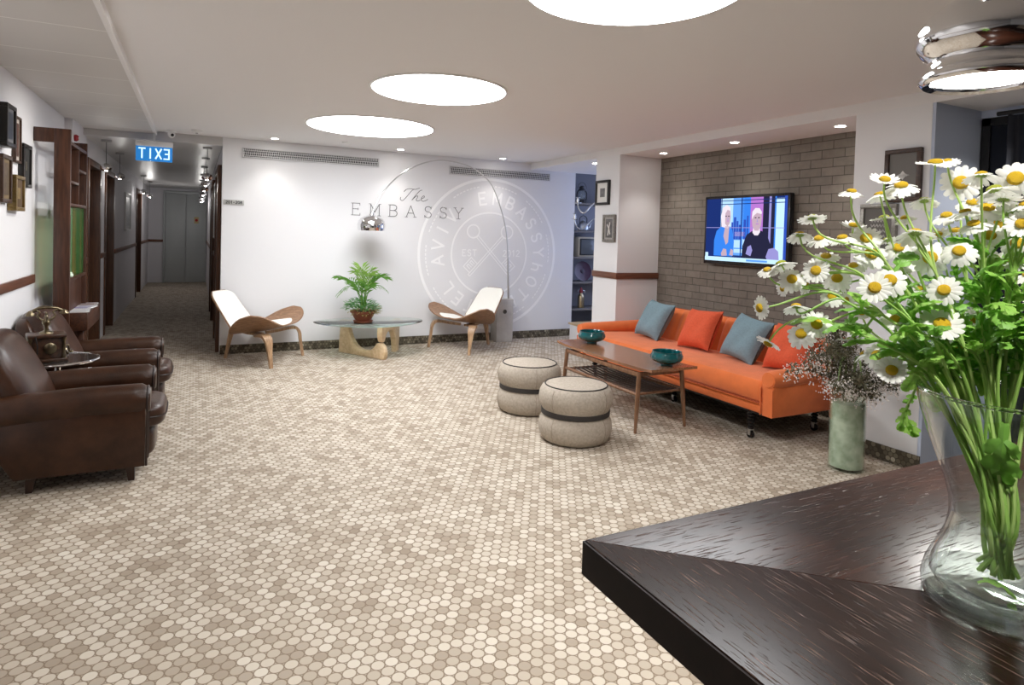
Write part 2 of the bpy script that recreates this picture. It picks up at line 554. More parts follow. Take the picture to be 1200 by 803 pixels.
# left wall of the room, and of the corridor with its door openings
struct(MB().box(XL-.12, XL, -4.2, 7.02, 0, 2.365), 'wall_left', WHITE)
cw = MB()
doorsL = [(7.98, 8.88), (9.42, 10.28), (14.1, 15.2)]
ys = 7.02
for a, b in doorsL:
    cw.box(XLC-.2, XLC, ys, a, 0, 2.365 if ys < 7.5 else 2.30)
    cw.box(XLC-.2, XLC, a, b, 2.06, 2.30)
    ys = b
cw.box(XLC-.2, XLC, ys, 17.6, 0, 2.30)
struct(cw, 'wall_corridor_left', GREYW)
# back wall, corridor right wall
struct(MB().box(.256, 4.81, YB, YB+.12, 0, ZC), 'wall_back', WHITE)
struct(MB().box(.256, .376, YB+.12, 17.6, 0, 2.30), 'wall_corridor_right', GREYW)
struct(MB().box(-1.2, .376, 17.55, 17.7, 0, 2.30), 'wall_corridor_end', GREYW)
# shelf niche
struct(MB().box(4.81, 6.2, 8.05, 8.15, 0, ZC).box(4.70, 4.81, YB+.12, 8.15, 0, ZC), 'wall_niche', NICHE)
# right side: pillar, brick niche, pier, window bay
pm = MB().box(XR, 4.76, 5.60, 6.05, 0, 2.31)
struct(pm, 'wall_pillar', WHITE)
struct(MB().box(4.64, 4.76, 2.88, 5.60, 0, 2.31), 'wall_brick', BRICK)
pr = MB().box(XR, 4.70, 2.372, 2.88, 0, 2.31)
struct(pr, 'wall_pier', WHITE)
struct(MB().box(XR+.002, 4.58, 2.352, 2.372, 0, 2.31), 'wall_bay', BLUEW)
struct(MB().box(XR, 6.3, -4.2, YB, 2.31, ZC), 'trim_2', CEIL)
struct(MB().box(4.76, 6.25, 5.93, 6.05, 0, 2.31).box(6.15, 6.25, 6.05, 8.15, 0, 2.31), 'wall_right', BLUEW)
struct(MB().box(4.58, 4.70, -4.2, 2.352, 0, .55).box(4.58, 4.70, -4.2, 2.352, 2.26, 2.31).box(4.58, 4.70, -4.2, -.6, .55, 2.26), 'wall_window', BLUEW)
w2 = struct(MB().box(6.135, 6.149, 6.45, 7.55, .9, 2.0), 'window_2', emat('dusk_pane', (.50, .62, 1.), 2.6))
MB().box(6.12, 6.149, 6.40, 6.45, .85, 2.05).box(6.12, 6.149, 7.55, 7.60, .85, 2.05).box(6.12, 6.1491, 6.45, 7.55, .85, .90).box(6.12, 6.1491, 6.45, 7.55, 2.0, 2.05).box(6.12, 6.134, 6.98, 7.02, .9, 2.0).build('window_frame', WPLASTIC, w2)
struct(MB().box(XL-.12, 4.7, -4.3, -4.2, 0, ZC), 'wall_front', WHITE)
wn = struct(MB().box(4.60, 4.68, -.6, 2.352, .55, 2.26), 'window_1', mat('night_glass', (.01, .012, .02), .1))
fr = MB()
for y in (-.6, .35, 1.32, 2.30):
    fr.box(4.585, 4.60, y, y+.05, .55, 2.26)
fr.box(4.585, 4.60, -.6, 2.35, .55, .6).box(4.585, 4.60, -.6, 2.35, 2.21, 2.26)
fr.build('window_frame', BLACK, wn)

# skirting of dark mosaic
def skirt(name, *b):
    struct(MB().box(*b), name, SKIRT)
skirt('baseboard_back', .256, 4.81, YB-.014, YB, 0, .10)
skirt('baseboard_right', XR-.014, XR, 2.352, 2.88, 0, .10)
skirt('baseboard_brick', 4.626, 4.64, 2.88, 5.60, 0, .10)
skirt('baseboard_pillar', XR-.014, XR, 5.60, 6.05, 0, .10)
skirt('baseboard_left', XL, XL+.014, -4.2, 7.02, 0, .10)
# chair rails
struct(MB().box(XL, XL+.022, -4.2, 5.78, .958, 1.022, .006), 'trim_3', RAIL)
struct(MB().box(XL, XL+.022, 6.62, 7.02, .958, 1.022, .006), 'trim_4', RAIL)
rl = MB()
ys = 7.02
for a, b in doorsL+[(17.5, 17.5)]:
    rl.box(XLC, XLC+.02, ys, a-.07, .99, 1.05, .005); ys = b+.07
struct(rl, 'trim_5', RAIL)
struct(MB().box(.236, .256, 8.85, 10.4, .99, 1.05, .005).box(.236, .256, 11.6, 17.5, .99, 1.05, .005), 'trim_6', RAIL)
struct(MB().box(XR-.022, XR, 5.578, 6.05, .968, 1.035, .005), 'trim_7', RAIL)
struct(MB().box(XR, 4.64, 5.578, 5.60, .968, 1.035, .005), 'trim_8', RAILX)
struct(MB().box(-1.02, -.67, 17.53, 17.55, .99, 1.05, .005), 'trim_9', RAILX)
# doors
for i, (a, b) in enumerate(doorsL):
    d = struct(MB().box(XLC-.13, XLC-.09, a+.03, b-.03, .01, 2.03, .003), 'door_%d' % (i+1), BROWN)
    MB().box(XLC-.19, XLC+.015, a-.06, a+.035, 0, 2.10, .004).box(XLC-.19, XLC+.015, b-.035, b+.06, 0, 2.10, .004) \
        .box(XLC-.19, XLC+.0149, a+.03, b-.03, 2.03, 2.0999, .004).build('door_frame', BROWN, d)
    h = MB().box(XLC-.09, XLC-.08, a+.08, a+.12, .90, 1.10, .004)
    h.tube([(XLC-.085, a+.10, 1.03), (XLC-.04, a+.10, 1.03), (XLC-.03, a+.12, 1.03), (XLC-.03, a+.21, 1.03)], .011, 8)
    h.build('handle', STEEL, d)
for i, (a, b) in enumerate([(7.86, 8.76), (10.5, 11.5)]):
    d = struct(MB().box(.232, .2555, a, b, .01, 2.03, .003), 'door_%d' % (i+4), BROWN)
    MB().box(.215, .2555, a-.07, a, 0, 2.10, .004).box(.215, .2555, b, b+.07, 0, 2.10, .004).box(.215, .2555, a-.0699, b+.0699, 2.03, 2.0999, .004).build('door_frame', BROWN, d)
DOORG = mat('pale_grey_door', (.50, .53, .53), .35)
d = struct(MB().box(-.655, -.215, 17.51, 17.55, .01, 2.17, .004).box(-.205, .24, 17.511, 17.55, .01, 2.17, .004), 'door_6', DOORG)
MB().box(-.70, -.66, 17.49, 17.55, 0, 2.24, .004).box(-.70, .255, 17.491, 17.55, 2.18, 2.2401, .004).build('door_frame', DOORG, d)

# ================================================================== fittings on ceilings
def disc_light(x, y, r, label):
    t = thing('ceiling_light', label, 'ceiling light', (x, y, ZC-.012), 0, 'round ceiling lights')
    MB().lathe([(0, .0), (r*.97, .0), (r*.985, .004), (r*.985, .011), (0, .011)], 64).build('diffuser', emat('ceiling_light_glow', (.97, .985, 1), LIGHT_DISC), t)
    MB().lathe([(r*.985, .002), (r, .002), (r+.006, .006), (r+.006, .0119), (r*.985, .0119)], 64).build('rim', WPLASTIC, t)
LIGHT_DISC = 11
disc_light(1.50, 2.00, .44, 'large round glowing ceiling light nearest the flowers, cut by the picture top')
disc_light(1.476, 4.12, .46, 'middle round glowing ceiling light of the row of three')
disc_light(1.46, 5.93, .585, 'round glowing ceiling light closest to the white back wall')

def downlight(x, y, z, label, group, watt, aim=None, ang=100):
    t = thing('downlight', label, 'downlight', (x, y, z-.006), 0, group)
    MB().lathe([(.036, .002), (.048, .0), (.05, .0058), (.036, .0058)], 24).build('trim_ring', WPLASTIC, t)
    MB().lathe([(0, .001), (.035, .001), (.035, .005), (0, .005)], 24).build('lamp', emat('downlight_glow', (1, .96, .88), 30), t)
    l = bpy.data.lights.new('downlight_beam', 'SPOT')
    l.energy = watt; l.spot_size = R(ang); l.spot_blend = .7; l.shadow_soft_size = .04; l.color = (1, .96, .9)
    lo = bpy.data.objects.new('downlight_beam', l); COL.objects.link(lo)
    lo.location = (x, y, z-.02)
    dv = Vector(aim or (x, y, 0))-Vector((x, y, z))
    lo.rotation_euler = dv.to_track_quat('-Z', 'Y').to_euler()
SPOT = 7
for x, lab in ((.76, 'small downlight before the back wall, above the left white chair'),
               (2.17, 'small downlight before the back wall, between the two vents'),
               (3.52, 'small downlight before the back wall, above the right vent')):
    downlight(x, 7.36, ZC, lab, 'downlights along the back wall', SPOT)
for y, lab in ((5.22, 'small downlight in the brick niche ceiling beside the pillar'),
               (4.25, 'small downlight in the brick niche ceiling above the television'),
               (3.2, 'small downlight in the brick niche ceiling beside the pier')):
    downlight(4.35, y, 2.31, lab, 'downlights over the brick wall', SPOT*1.1)
downlight(4.33, 6.45, 2.31, 'small downlight just left of the pillar picture', 'downlights over the brick wall', SPOT*.4)
downlight(4.33, 1.75, 2.31, 'small unseen downlight added to brighten the window bay wall', 'downlights over the brick wall', 22, (4.33, 2.0, 0), 120)  # added out of view as fill for the pale blue bay wall
# spots without fixtures, added to brighten the left wall
for y in (1.2, 3.4, 5.2):
    l = bpy.data.lights.new('left_wall_fill', 'SPOT'); l.energy = 26; l.spot_size = R(95); l.spot_blend = .8; l.shadow_soft_size = .05; l.color = (1, .97, .92)
    lo = bpy.data.objects.new('left_wall_fill', l); COL.objects.link(lo); lo.location = (.1, y, 2.36)
    lo.rotation_euler = (Vector((-1.08, y+.3, 1.2))-lo.location).to_track_quat('-Z', 'Y').to_euler()

t = thing('smoke_detector', 'white round smoke detector on the ceiling by the corridor', 'smoke detector', (.0, 7.25, ZC-.03))
MB().lathe([(0, 0), (.03, 0), (.05, .012), (.055, .03), (0, .03)], 24).build('body', WPLASTIC, t)
MB().lathe([(0, -.004), (.012, -.004), (.012, .002), (0, .002)], 12).build('sensor', BLACK, t)
t = thing('sprinkler', 'tiny flat ceiling sprinkler before the left wall vent', 'sprinkler', (1.47, 7.15, ZC-.012))
MB().lathe([(0, 0), (.03, 0), (.034, .011), (0, .011)], 20).build('cover_plate', WPLASTIC, t)
t = thing('security_camera', 'small white camera with dark lens beside the exit sign', 'camera', (-.235, 7.45, ZC-.02))
MB().lathe([(0, 0), (.05, 0), (.05, .0195), (0, .0195)], 20).build('base', WPLASTIC, t)
MB().sq((0, 0, -.02), (.036, .036, .036), 1, 1, 20, 12).build('housing', WPLASTIC, t)
MB().sq((.01, -.03, -.03), (.016, .012, .016), 1, 1, 16, 10).build('lens', BLACK, t)

# exit sign, read from its back (mirrored letters)
t = thing('exit_sign', 'hanging blue glowing exit sign seen mirrored above the corridor', 'exit sign', (-.39, 7.52, 2.065))
MB().box(-.17, .17, -.03, .03, .15, .205, .008).build('housing', WPLASTIC, t)
MB().box(-.012, .012, -.012, .012, .2, .324, .002).build('hanger', STEEL, t)
MB().box(-.165, .165, -.006, .006, 0, .155, .002).build('panel', mat('exit_blue', (.01, .10, .30), .2, emit=(.02, .20, .55), estr=.45), t)
m = MB()
for k, ch in enumerate('EXIT'):
    for pl in GL[ch]:
        m.stroke([(.142-k*.074-a*.082, .03+b*.098) for a, b in pl], .014, .003, lambda a, b, d: (a, -.0065-d, b))
m.build('lettering', mat('exit_white', (.7, .85, .95), .4, emit=(.5, .8, 1), estr=.6), t)

# vents
GRILL = mat('grille_white', (.66, .66, .67), .5)
DARK = mat('vent_dark', (.03, .03, .035), .7)
def vent(x0, x1, z0, z1, label):
    t = thing('air_vent', label, 'vent', ((x0+x1)/2, YB, z0), 0, 'long vents on the back wall')
    w, h = (x1-x0)/2, z1-z0
    MB().box(-w+.005, w-.005, -.008, -.001, .005, h-.005).build('backing', DARK, t)
    MB().box(-w, w, -.02, -.0005, 0, .012, .003).box(-w, w, -.02, -.0005, h-.012, h, .003).box(-w, -w+.012, -.0199, -.0005, .0121, h-.0121, .003).box(w-.012, w, -.0199, -.0005, .0121, h-.0121, .003) \
        .build('frame', GRILL, t)
    m = MB()
    n = int((x1-x0)/.021)
    for k in range(n):
        x = -w+.02+(2*w-.04)*k/(n-1)
        m.add([(x-.010, -.016, .012), (x-.004, -.016, .012), (x+.012, -.010, h-.012), (x+.006, -.010, h-.012)], [(0, 1, 2, 3)], smooth=False)
    for k in range(1, 4):
        m.box(-w+.012, w-.012, -.0145, -.012, h*k/4-.003, h*k/4+.003)
    m.build('louvres', GRILL, t)
vent(.455, 1.99, 2.185, 2.297, 'long white vent grille on the back wall above the left chair')
vent(2.90, 4.39, 2.165, 2.275, 'long grey vent grille high on the back wall above the round emblem')

# room number plate
t = thing('room_sign', 'small grey room number plate at the corner of the corridor', 'sign', (.376, YB, 1.655))
MB().box(-.105, .105, -.008, -.0005, 0, .058, .002).build('plate', mat('plate_grey', (.45, .45, .43), .4), t)
m = MB()
x = -.083
for ch in '201-208':
    for pl in GL[ch]:
        m.stroke([(x+a*.03, .016+b*.027) for a, b in pl], .0065, .001, lambda a, b, d: (a, -.0085-d, b))
    x += .0245
m.build('lettering', BLACK, t)

# wall lettering "The EMBASSY"
INK = mat('lettering_grey', (.12, .12, .125), .5)
t = thing('wall_lettering', 'thin dark lettering of the hotel name on the back wall', 'lettering', (2.37, YB, 1.60), 0)
def wl(a, b, d): return (a-2.37, -.001-d, b-1.60)
for ch, x, z in zip('EMBASSY', (1.665, 1.885, 2.12, 2.34, 2.57, 2.775, 2.985), (1.615, 1.607, 1.6, 1.592, 1.59, 1.59, 1.595)):
    m = MB()
    z = 1.597
    for pl in GL[ch]:
        m.stroke([(x+a*.165, z+b*.142) for a, b in pl], .0075, .002, wl)
    for pl in SERIF[ch]:
        m.stroke([(x+a*.165, z+b*.142) for a, b in pl], .006, .0019, wl)
    m.build('letter', INK, t)
m = MB()
sx, sz, s = 2.27, 1.79, .40
def sc(pts): return [(sx+a*s, sz+b*s) for a, b in pts]
for pl in ([(.0, .12), (-.01, .06), (.04, .02), (.10, .05), (.2, .16), (.32, .31), (.42, .40)], [(.16, .36), (.10, .30), (.17, .37), (.30, .40), (.46, .39), (.60, .44)],
           [(.36, .05), (.46, .18), (.60, .34), (.68, .38)], [(.36, .05), (.47, .16), (.54, .19), (.54, .15), (.50, .06), (.55, .03), (.63, .06)],
           [(.66, .10), (.74, .14), (.77, .18), (.73, .20), (.67, .13), (.67, .06), (.72, .03), (.80, .05), (.88, .10)]):
    p = smooth([(a, b, 0) for a, b in pl], 5)
    m.stroke(sc([(q.x, q.y) for q in p]), .0065, .002, wl)
m.build('script_word', INK, t)

# round emblem painted on the wall: double ring, dotted ring, words round it, crossed keys
EMB = mat('emblem_white', (.95, .95, .96), .5)
cx, cz = 3.505, 1.15
t = thing('wall_emblem', 'large round white emblem with crossed keys on the back wall', 'emblem', (cx, YB, cz))
def em(a, b, d): return (a, -.0004-d, b)
def circ(r, n=96, a0=0, a1=360): return [(r*math.sin(R(a0+(a1-a0)*k/n)), r*math.cos(R(a0+(a1-a0)*k/n))) for k in range(n+1)]
MB().stroke(circ(.985), .035, .0015, em).build('outer_ring', EMB, t)
MB().stroke(circ(.545), .022, .0015, em).build('inner_ring', EMB, t)
m = MB()
for k in range(110):
    if k % 11 < 8:
        m.stroke(circ(.895, 1, k*3.27, k*3.27+1.5), .016, .0015, em)
m.build('dotted_ring', EMB, t)
seq = [(c, -10+16.3*k) for k, c in enumerate('EMBASSYhOTEL')]+[(c, 202+15.5*k) for k, c in enumerate('TEL')]+[(c, 262+16*k) for k, c in enumerate('AVIV')]
for ch, ang in seq:
    m = MB()
    ca, sa = math.cos(R(ang)), math.sin(R(ang))
    for pl in GL[ch]:
        q = []
        for a, b in pl:
            u, v = (a-.36)*.17, .66+b*.155
            q.append((u*ca+v*sa, -u*sa+v*ca))
        m.stroke(q, .026, .0015, em)
    m.build('letter', EMB, t)
for sgn in (1, -1):
    m = MB()
    ang = R(43*sgn)
    def kk(pts): return [(x*math.cos(ang)+y*math.sin(ang), -x*math.sin(ang)+y*math.cos(ang)+.03) for x, y in pts]
    m.stroke(kk(circ(.085, 28)) if False else kk([(a, b+.36) for a, b in circ(.085, 28)]), .018, .0015, em)
    m.stroke(kk([(-.016, .27), (-.016, -.43), (.016, -.43), (.016, .27), (-.016, .27)]), .012, .0015, em)
    s2 = -sgn
    for q in ([(.016, -.40), (.14, -.40), (.14, -.24), (.016, -.24)], [(.05, -.36), (.11, -.36), (.11, -.33), (.05, -.33)], [(.05, -.30), (.11, -.30), (.11, -.27), (.05, -.27)]):
        m.stroke(kk([(a*s2, b) for a, b in q]), .012, .0015, em)
    m.build('key', EMB, t)
m = MB()
x = -.40
for ch in 'EST':
    for pl in GL[ch]: m.stroke([(x+a*.08, -.03+b*.08) for a, b in pl], .012, .0015, em)
    x += .075
x = .19
for ch in '2012':
    for pl in GL[ch]: m.stroke([(x+a*.08, -.03+b*.08) for a, b in pl], .012, .0015, em)
    x += .066
m.build('year', EMB, t)

# ================================================================== framed pictures
def picture(label, w, h, loc, rz, frame_m, depth=.03, fw=.025, mount=(.75, .74, .70), art=(.12, .11, .10), mw=.2, artkind='plain', tilt=0., group=None):
    t = thing('framed_picture', label, 'picture', loc, rz, group)
    W = w/2
    f = MB()
    f.box(-W, W, -depth, -.001, 0, fw, .003).box(-W, W, -depth, -.001, h-fw, h, .003)
    f.box(-W, -W+fw, -depth+.0003, -.001, fw, h-fw, .002).box(W-fw, W, -depth+.0003, -.001, fw, h-fw, .002)
    f.build('frame', frame_m, t)
    y = -depth+.012
    MB().box(-W+fw, W-fw, y, y+.003, fw, h-fw).build('mount', mat('mount_%.2f_%.2f_%.2f' % mount, mount, .6), t)
    iw, ih = w-2*fw, h-2*fw
    a = MB()
    am = mat('print_%.2f_%.2f_%.2f' % art, art, .4, noise=.7, nscale=25)
    if artkind == 'diamond':
        s = min(iw, ih)*.2
        pts = []
        for k in range(16):
            r = s if k % 4 == 0 else s*(.62 if k % 2 else .5)
            pts.append((r*1.2*math.cos(k*PI/8), h/2+r*.8*math.sin(k*PI/8)))
        a.add([(p, y-.002, q) for p, q in pts]+[(p, y-.0002, q) for p, q in pts], [tuple(range(16))]+[(k, (k+1) % 16, (k+1) % 16+16, k+16) for k in range(16)], smooth=False)
    elif artkind == 'figure':
        a.box(-iw*.36, iw*.36, y-.001, y-.0002, fw+ih*.08, fw+ih*.92)
        a2 = MB()
        a2.stroke([(-iw*.1, fw+ih*.2), (0, fw+ih*.5), (iw*.12, fw+ih*.25)], iw*.1, .001, lambda p, q, d: (p, y-.0012-d, q))
        a2.stroke([(-iw*.2, fw+ih*.66), (0, fw+ih*.5), (iw*.1, fw+ih*.75)], iw*.09, .001, lambda p, q, d: (p, y-.0012-d, q))
        a2.build('drawing', mat('pale_print', (.6, .58, .55), .5), t)
    elif artkind == 'script':
        for k in range(4):
            zz = fw+ih*(.3+.13*k)
            a.stroke([(-iw*.25+iw*.5*j/14, zz+ih*.035*math.sin(j*2.1+k)) for j in range(15)], ih*.022, .001, lambda p, q, d: (p, y-.0002-d, q))
    else:
        a.box(-iw/2*(1-mw), iw/2*(1-mw), y-.001, y-.0002, fw+ih*mw/2, h-fw-ih*mw/2)
    a.build('print', am, t)
    return t
FB = mat('black_frame', (.015, .013, .012), .35)
FD = woodmat('dark_frame_wood', (.035, .017, .01), (.07, .033, .018), (9, 9, 9), .4, 6)
FG = mat('old_gold_frame', (.28, .19, .07), .35, .5, noise=.4, nscale=60)
FS = mat('old_silver_frame', (.30, .28, .25), .35, .6, noise=.4, nscale=60)
FW = mat('white_frame', (.75, .75, .74), .4)
L90 = PI/2
def lpic(label, y0, y1, z0, z1, *a, **k):
    return picture(label, y1-y0, z1-z0, (XL, (y0+y1)/2, z0), L90, *a, group='pictures on the left wall', **k)
lpic('white framed picture at the left edge, highest row', 4.46, 4.72, 1.80, 2.11, FW, mount=(.6, .6, .6), art=(.10, .10, .12))
lpic('deep black box frame high on the left wall', 4.745, 4.965, 1.866, 2.122, FB, depth=.07, mount=(.20, .20, .21), art=(.05, .06, .09))
lpic('narrow brown framed print right of the deep black box frame', 5.17, 5.325, 1.80, 2.105, FD, depth=.025, fw=.015, mount=(.5, .45, .4), art=(.16, .08, .06))
lpic('dark frame with small ornament, nearest the wooden divider', 5.34, 5.58, 1.648, 1.945, FB, depth=.035, mount=(.03, .03, .028), art=(.10, .09, .06), mw=.75)
lpic('brown wooden frame left of the gold one, below the black box', 4.82, 5.04, 1.525, 1.822, FD, depth=.035, mount=(.20, .14, .07), art=(.14, .09, .05))
lpic('small gold frame, lowest of the left wall pictures', 5.07, 5.305, 1.48, 1.712, FG, depth=.05, mount=(.10, .06, .03), art=(.32, .22, .08), mw=.6)
lpic('white edged picture at the left edge, lower row', 4.50, 4.73, 1.48, 1.78, FD, mount=(.6, .58, .5), art=(.2, .2, .12))
R90 = -PI/2
picture('small black framed print, higher one on the white pillar', .26, .275, (XR, 5.89, 1.775), R90, FB, depth=.03, fw=.028, mount=(.72, .71, .68), art=(.25, .25, .25), mw=.55, group='pictures on the pillar')
picture('silver framed drawing of a figure, lower one on the white pillar', .225, .30, (XR, 5.745, 1.365), R90, FS, depth=.03, fw=.028, mount=(.35, .33, .31), art=(.16, .15, .15), artkind='figure', group='pictures on the pillar')
picture('dark framed picture with pale diamond, higher one on the pier', .235, .34, (XR, 2.53, 1.70), R90, FD, depth=.03, fw=.028, mount=(.16, .15, .14), art=(.75, .74, .72), artkind='diamond', group='pictures on the pier')
picture('silver framed script print on the pier behind the daisies', .25, .32, (XR, 2.68, 1.37), R90, FS, depth=.03, fw=.028, mount=(.13, .12, .11), art=(.6, .58, .55), artkind='script', group='pictures on the pier')
picture('tall pale panel picture on the corridor wall past the second door', .85, .62, (XLC, 12.2, 1.30), L90, FW, depth=.03, fw=.02, mount=(.5, .5, .5), art=(.45, .45, .46), group='pictures in the corridor')
picture('pale picture on the right corridor wall between the doors', .8, .75, (.256, 9.6, 1.25), R90, FW, depth=.03, fw=.02, mount=(.5, .5, .52), art=(.45, .44, .47), group='pictures in the corridor')

# corridor pendants: chrome globes on cords
def corr_pend(label, x, y, zb):
    t = thing('corridor_pendant', label, 'pendant lamp', (x, y, zb), 0, 'chrome pendants in the corridor')
    MB().lathe([(0, .0), (.03, .003), (.052, .018), (.06, .04), (.05, .064), (.025, .08), (.012, .088), (0, .09)], 20).build('globe', CHROME, t)
    MB().cyl((0, 0, .088), (0, 0, 2.30-zb-.01), .003, seg=6).build('cord', BLACK, t)
    if y < 16:
        l = bpy.data.lights.new('pendant_light', 'POINT'); l.energy = .6 if y < 15 else 2.6; l.shadow_soft_size = .03; l.color = (1, .97, .93)
        lo = bpy.data.objects.new('pendant_light', l); COL.objects.link(lo); lo.location = (x, y, zb-.04)
    MB().lathe([(0, 2.30-zb-.022), (.045, 2.30-zb-.02), (.05, 2.30-zb-.0005), (0, 2.30-zb-.0005)], 20).build('ceiling_rose', mat('rose_grey', (.35, .35, .35), .4), t)
words_ = ['nearest', 'second', 'third', 'fourth', 'fifth', 'sixth']
for k, y in enumerate((8.0, 9.35, 13.4, 15.2)):
    corr_pend('chrome globe pendant along the left corridor doors, %s of its row' % words_[k], -.86, y, 1.965)
for k, y in enumerate((7.95, 9.2, 10.6, 12.2, 13.8, 15.6)):
    corr_pend('chrome globe pendant along the right corridor wall, %s of its row' % words_[k], .11, y, 1.925)
t = thing('warning_notice', 'small red and yellow notice on the corridor end door', 'notice', (.02, 17.51, 1.46))
MB().box(-.05, .05, -.004, -.0005, 0, .16).build('plate', mat('notice_yellow', (.55, .42, .2), .5), t)
MB().lathe([(0, 0), (.033, 0), (.033, .003), (0, .003)], 20, Matrix.Translation((0, -.004, .08)) @ Matrix.Rotation(PI/2, 4, 'X')).build('symbol', mat('notice_red', (.5, .02, .02), .5), t)
for y, z in ((8.05, 1.52), (9.50, 1.50)):
    pass
for y, lab in ((8.40, 'slim white door number plate on the first corridor door'), (9.85, 'slim white door number plate on the second corridor door')):
    o = MB().box(XLC-.0895, XLC-.083, y-.03, y+.03, 1.48, 1.60, .002).build('number_plate', WPLASTIC)
    tag(o, lab, 'plate', 'door number plates')
t = thing('alarm_bell', 'small red fire alarm on the left wall above the divider', 'alarm', (XLC, 7.12, 2.2))
RX = Matrix.Rotation(PI/2, 4, 'Y')
MB().lathe([(0, .001), (.03, .001), (.032, .02), (.02, .035), (0, .036)], 20, RX).build('body', mat('alarm_red', (.35, .015, .02), .35), t)
MB().lathe([(0, .0355), (.012, .0355), (.012, .04), (0, .04)], 12, RX).build('button', WPLASTIC, t)
# ================================================================== leather club chairs
LEATHER = mat('brown_leather', (.058, .023, .011), .30, noise=.65, nscale=7, bump=.15, bscale=160, spec=.38)
LEATHERS = mat('seat_leather', (.066, .028, .016), .30, noise=.55, nscale=6, bump=.12, bscale=160, spec=.45)
PIPING = mat('dark_piping', (.022, .010, .007), .4)
DLEG = woodmat('dark_leg_wood', (.020, .007, .004), (.04, .014, .008), (8, 8, 1), .35, 8)
def poly_slab(m, pts, fn, t, ins=.012, mi=0):
    """outline pts extruded by +-t through fn(a, b, w) with softened rims"""
    n = len(pts)
    cxx = sum(p[0] for p in pts)/n; cyy = sum(p[1] for p in pts)/n
    def inset(d):
        out = []
        for k in range(n):
            p0, p1, p2 = Vector(pts[k-1]), Vector(pts[k]), Vector(pts[(k+1) % n])
            a = (p1-p0).normalized(); b = (p2-p1).normalized()
            nn = Vector((-(a.y+b.y), a.x+b.x))
            nn = nn.normalized() if nn.length > 1e-6 else Vector((0, 0))
            out.append(tuple(p1+nn*d))
        return out
    vs, st = [], [(-t, ins), (-t+ins*.3, ins*.3), (-t+ins, 0), (t-ins, 0), (t-ins*.3, ins*.3), (t, ins)]
    for w, d in st:
        vs += [fn(a, b, w) for a, b in inset(d)]
    fs = []
    for i in range(len(st)-1):
        for k in range(n):
            k2 = (k+1) % n
            fs.append((i*n+k, i*n+k2, (i+1)*n+k2, (i+1)*n+k))
    fs.append(tuple(range(n))[::-1]); fs.append(tuple((len(st)-1)*n+k for k in range(n)))
    return m.add(vs, fs, mi)

def make_armchair(label, loc, rz):
    t = thing('armchair', label, 'armchair', loc, rz, 'leather club chairs')
    for s in (-1, 1):
        m = MB()
        poly_slab(m, [(-.185, .085), (.40, .085), (.405, .30), (.40, .44), (-.33, .42), (-.345, .36)], lambda a, b, w, s=s: (a, s*.275+w, b), .072, .018)
        m.build('side_panel', LEATHER, t)
        m = MB()
        pts, rad = [], []
        for k in range(19):
            u = k/18
            x = -.37+.79*u
            e = min(u/.08, (1-u)/.05, 1)
            pts.append((x, s*.275, .415+.028*u+.012*math.sin(u*PI)))
            rad.append(.088*(.72+.28*math.sin(e*PI/2)))
        m.tube(pts, rad, 22)
        m.build('arm', LEATHER, t)
        m = MB()
        m.tube([(.405, s*.275+.066, .09), (.408, s*.275+.068, .38)]+[(.408, s*.275+.075*math.cos(R(a)), .44+.075*math.sin(R(a))) for a in range(0, 181, 20)]+[(.408, s*.275-.068, .38), (.405, s*.275-.066, .09)], .006, 8)
        m.build('front_piping', PIPING, t)
    MB().sq((.17, 0, .165), (.27, .215, .085), .35, .35, 36, 16).build('seat_base', LEATHER, t)
    m = MB().sq((.135, 0, .318), (.355, .212, .082), .5, .32, 44, 18)
    m.build('seat_cushion', LEATHERS, t)
    MB().tube([(x, y, .318) for x, y in [(.135+.358*math.copysign(abs(math.cos(a))**.32, math.cos(a)), .214*math.copysign(abs(math.sin(a))**.32, math.sin(a))) for a in [2*PI*k/48 for k in range(48)]]], .005, 6, closed=True).build('cushion_piping', PIPING, t)
    T = Matrix.Translation((-.25, 0, .545)) @ Matrix.Rotation(R(-26), 4, 'Y')
    MB().sq((0, 0, .0), (.105, .285, .285), .62, .5, 40, 22, M=T).build('backrest', LEATHERS, t)
    T = Matrix.Translation((-.295, 0, .49)) @ Matrix.Rotation(R(-22), 4, 'Y')
    MB().sq((0, 0, -.04), (.055, .335, .335), .5, .28, 40, 20, M=T).build('back_shell', LEATHER, t)
    for x in (-.115, .325):
        for y in (-.28, .28):
            dx = -.012 if x < 0 else .008
            MB().ext([(-.02, -.02), (.02, -.02), (.02, .02), (-.02, .02)], [0, 1], lambda a, b, q, x=x, y=y, dx=dx: (x+dx*(1-q)+a*(.75+.4*q), y+b*(.75+.4*q), .09*q)).build('leg', DLEG, t)
    return t
ch = make_armchair('nearest brown leather club armchair, in front of the glass side table', (-.63, 4.31, 0), R(0))
dup(ch, (-.632, 5.44, 0), R(0), 'brown leather club armchair beside the wooden divider, farther of the two')

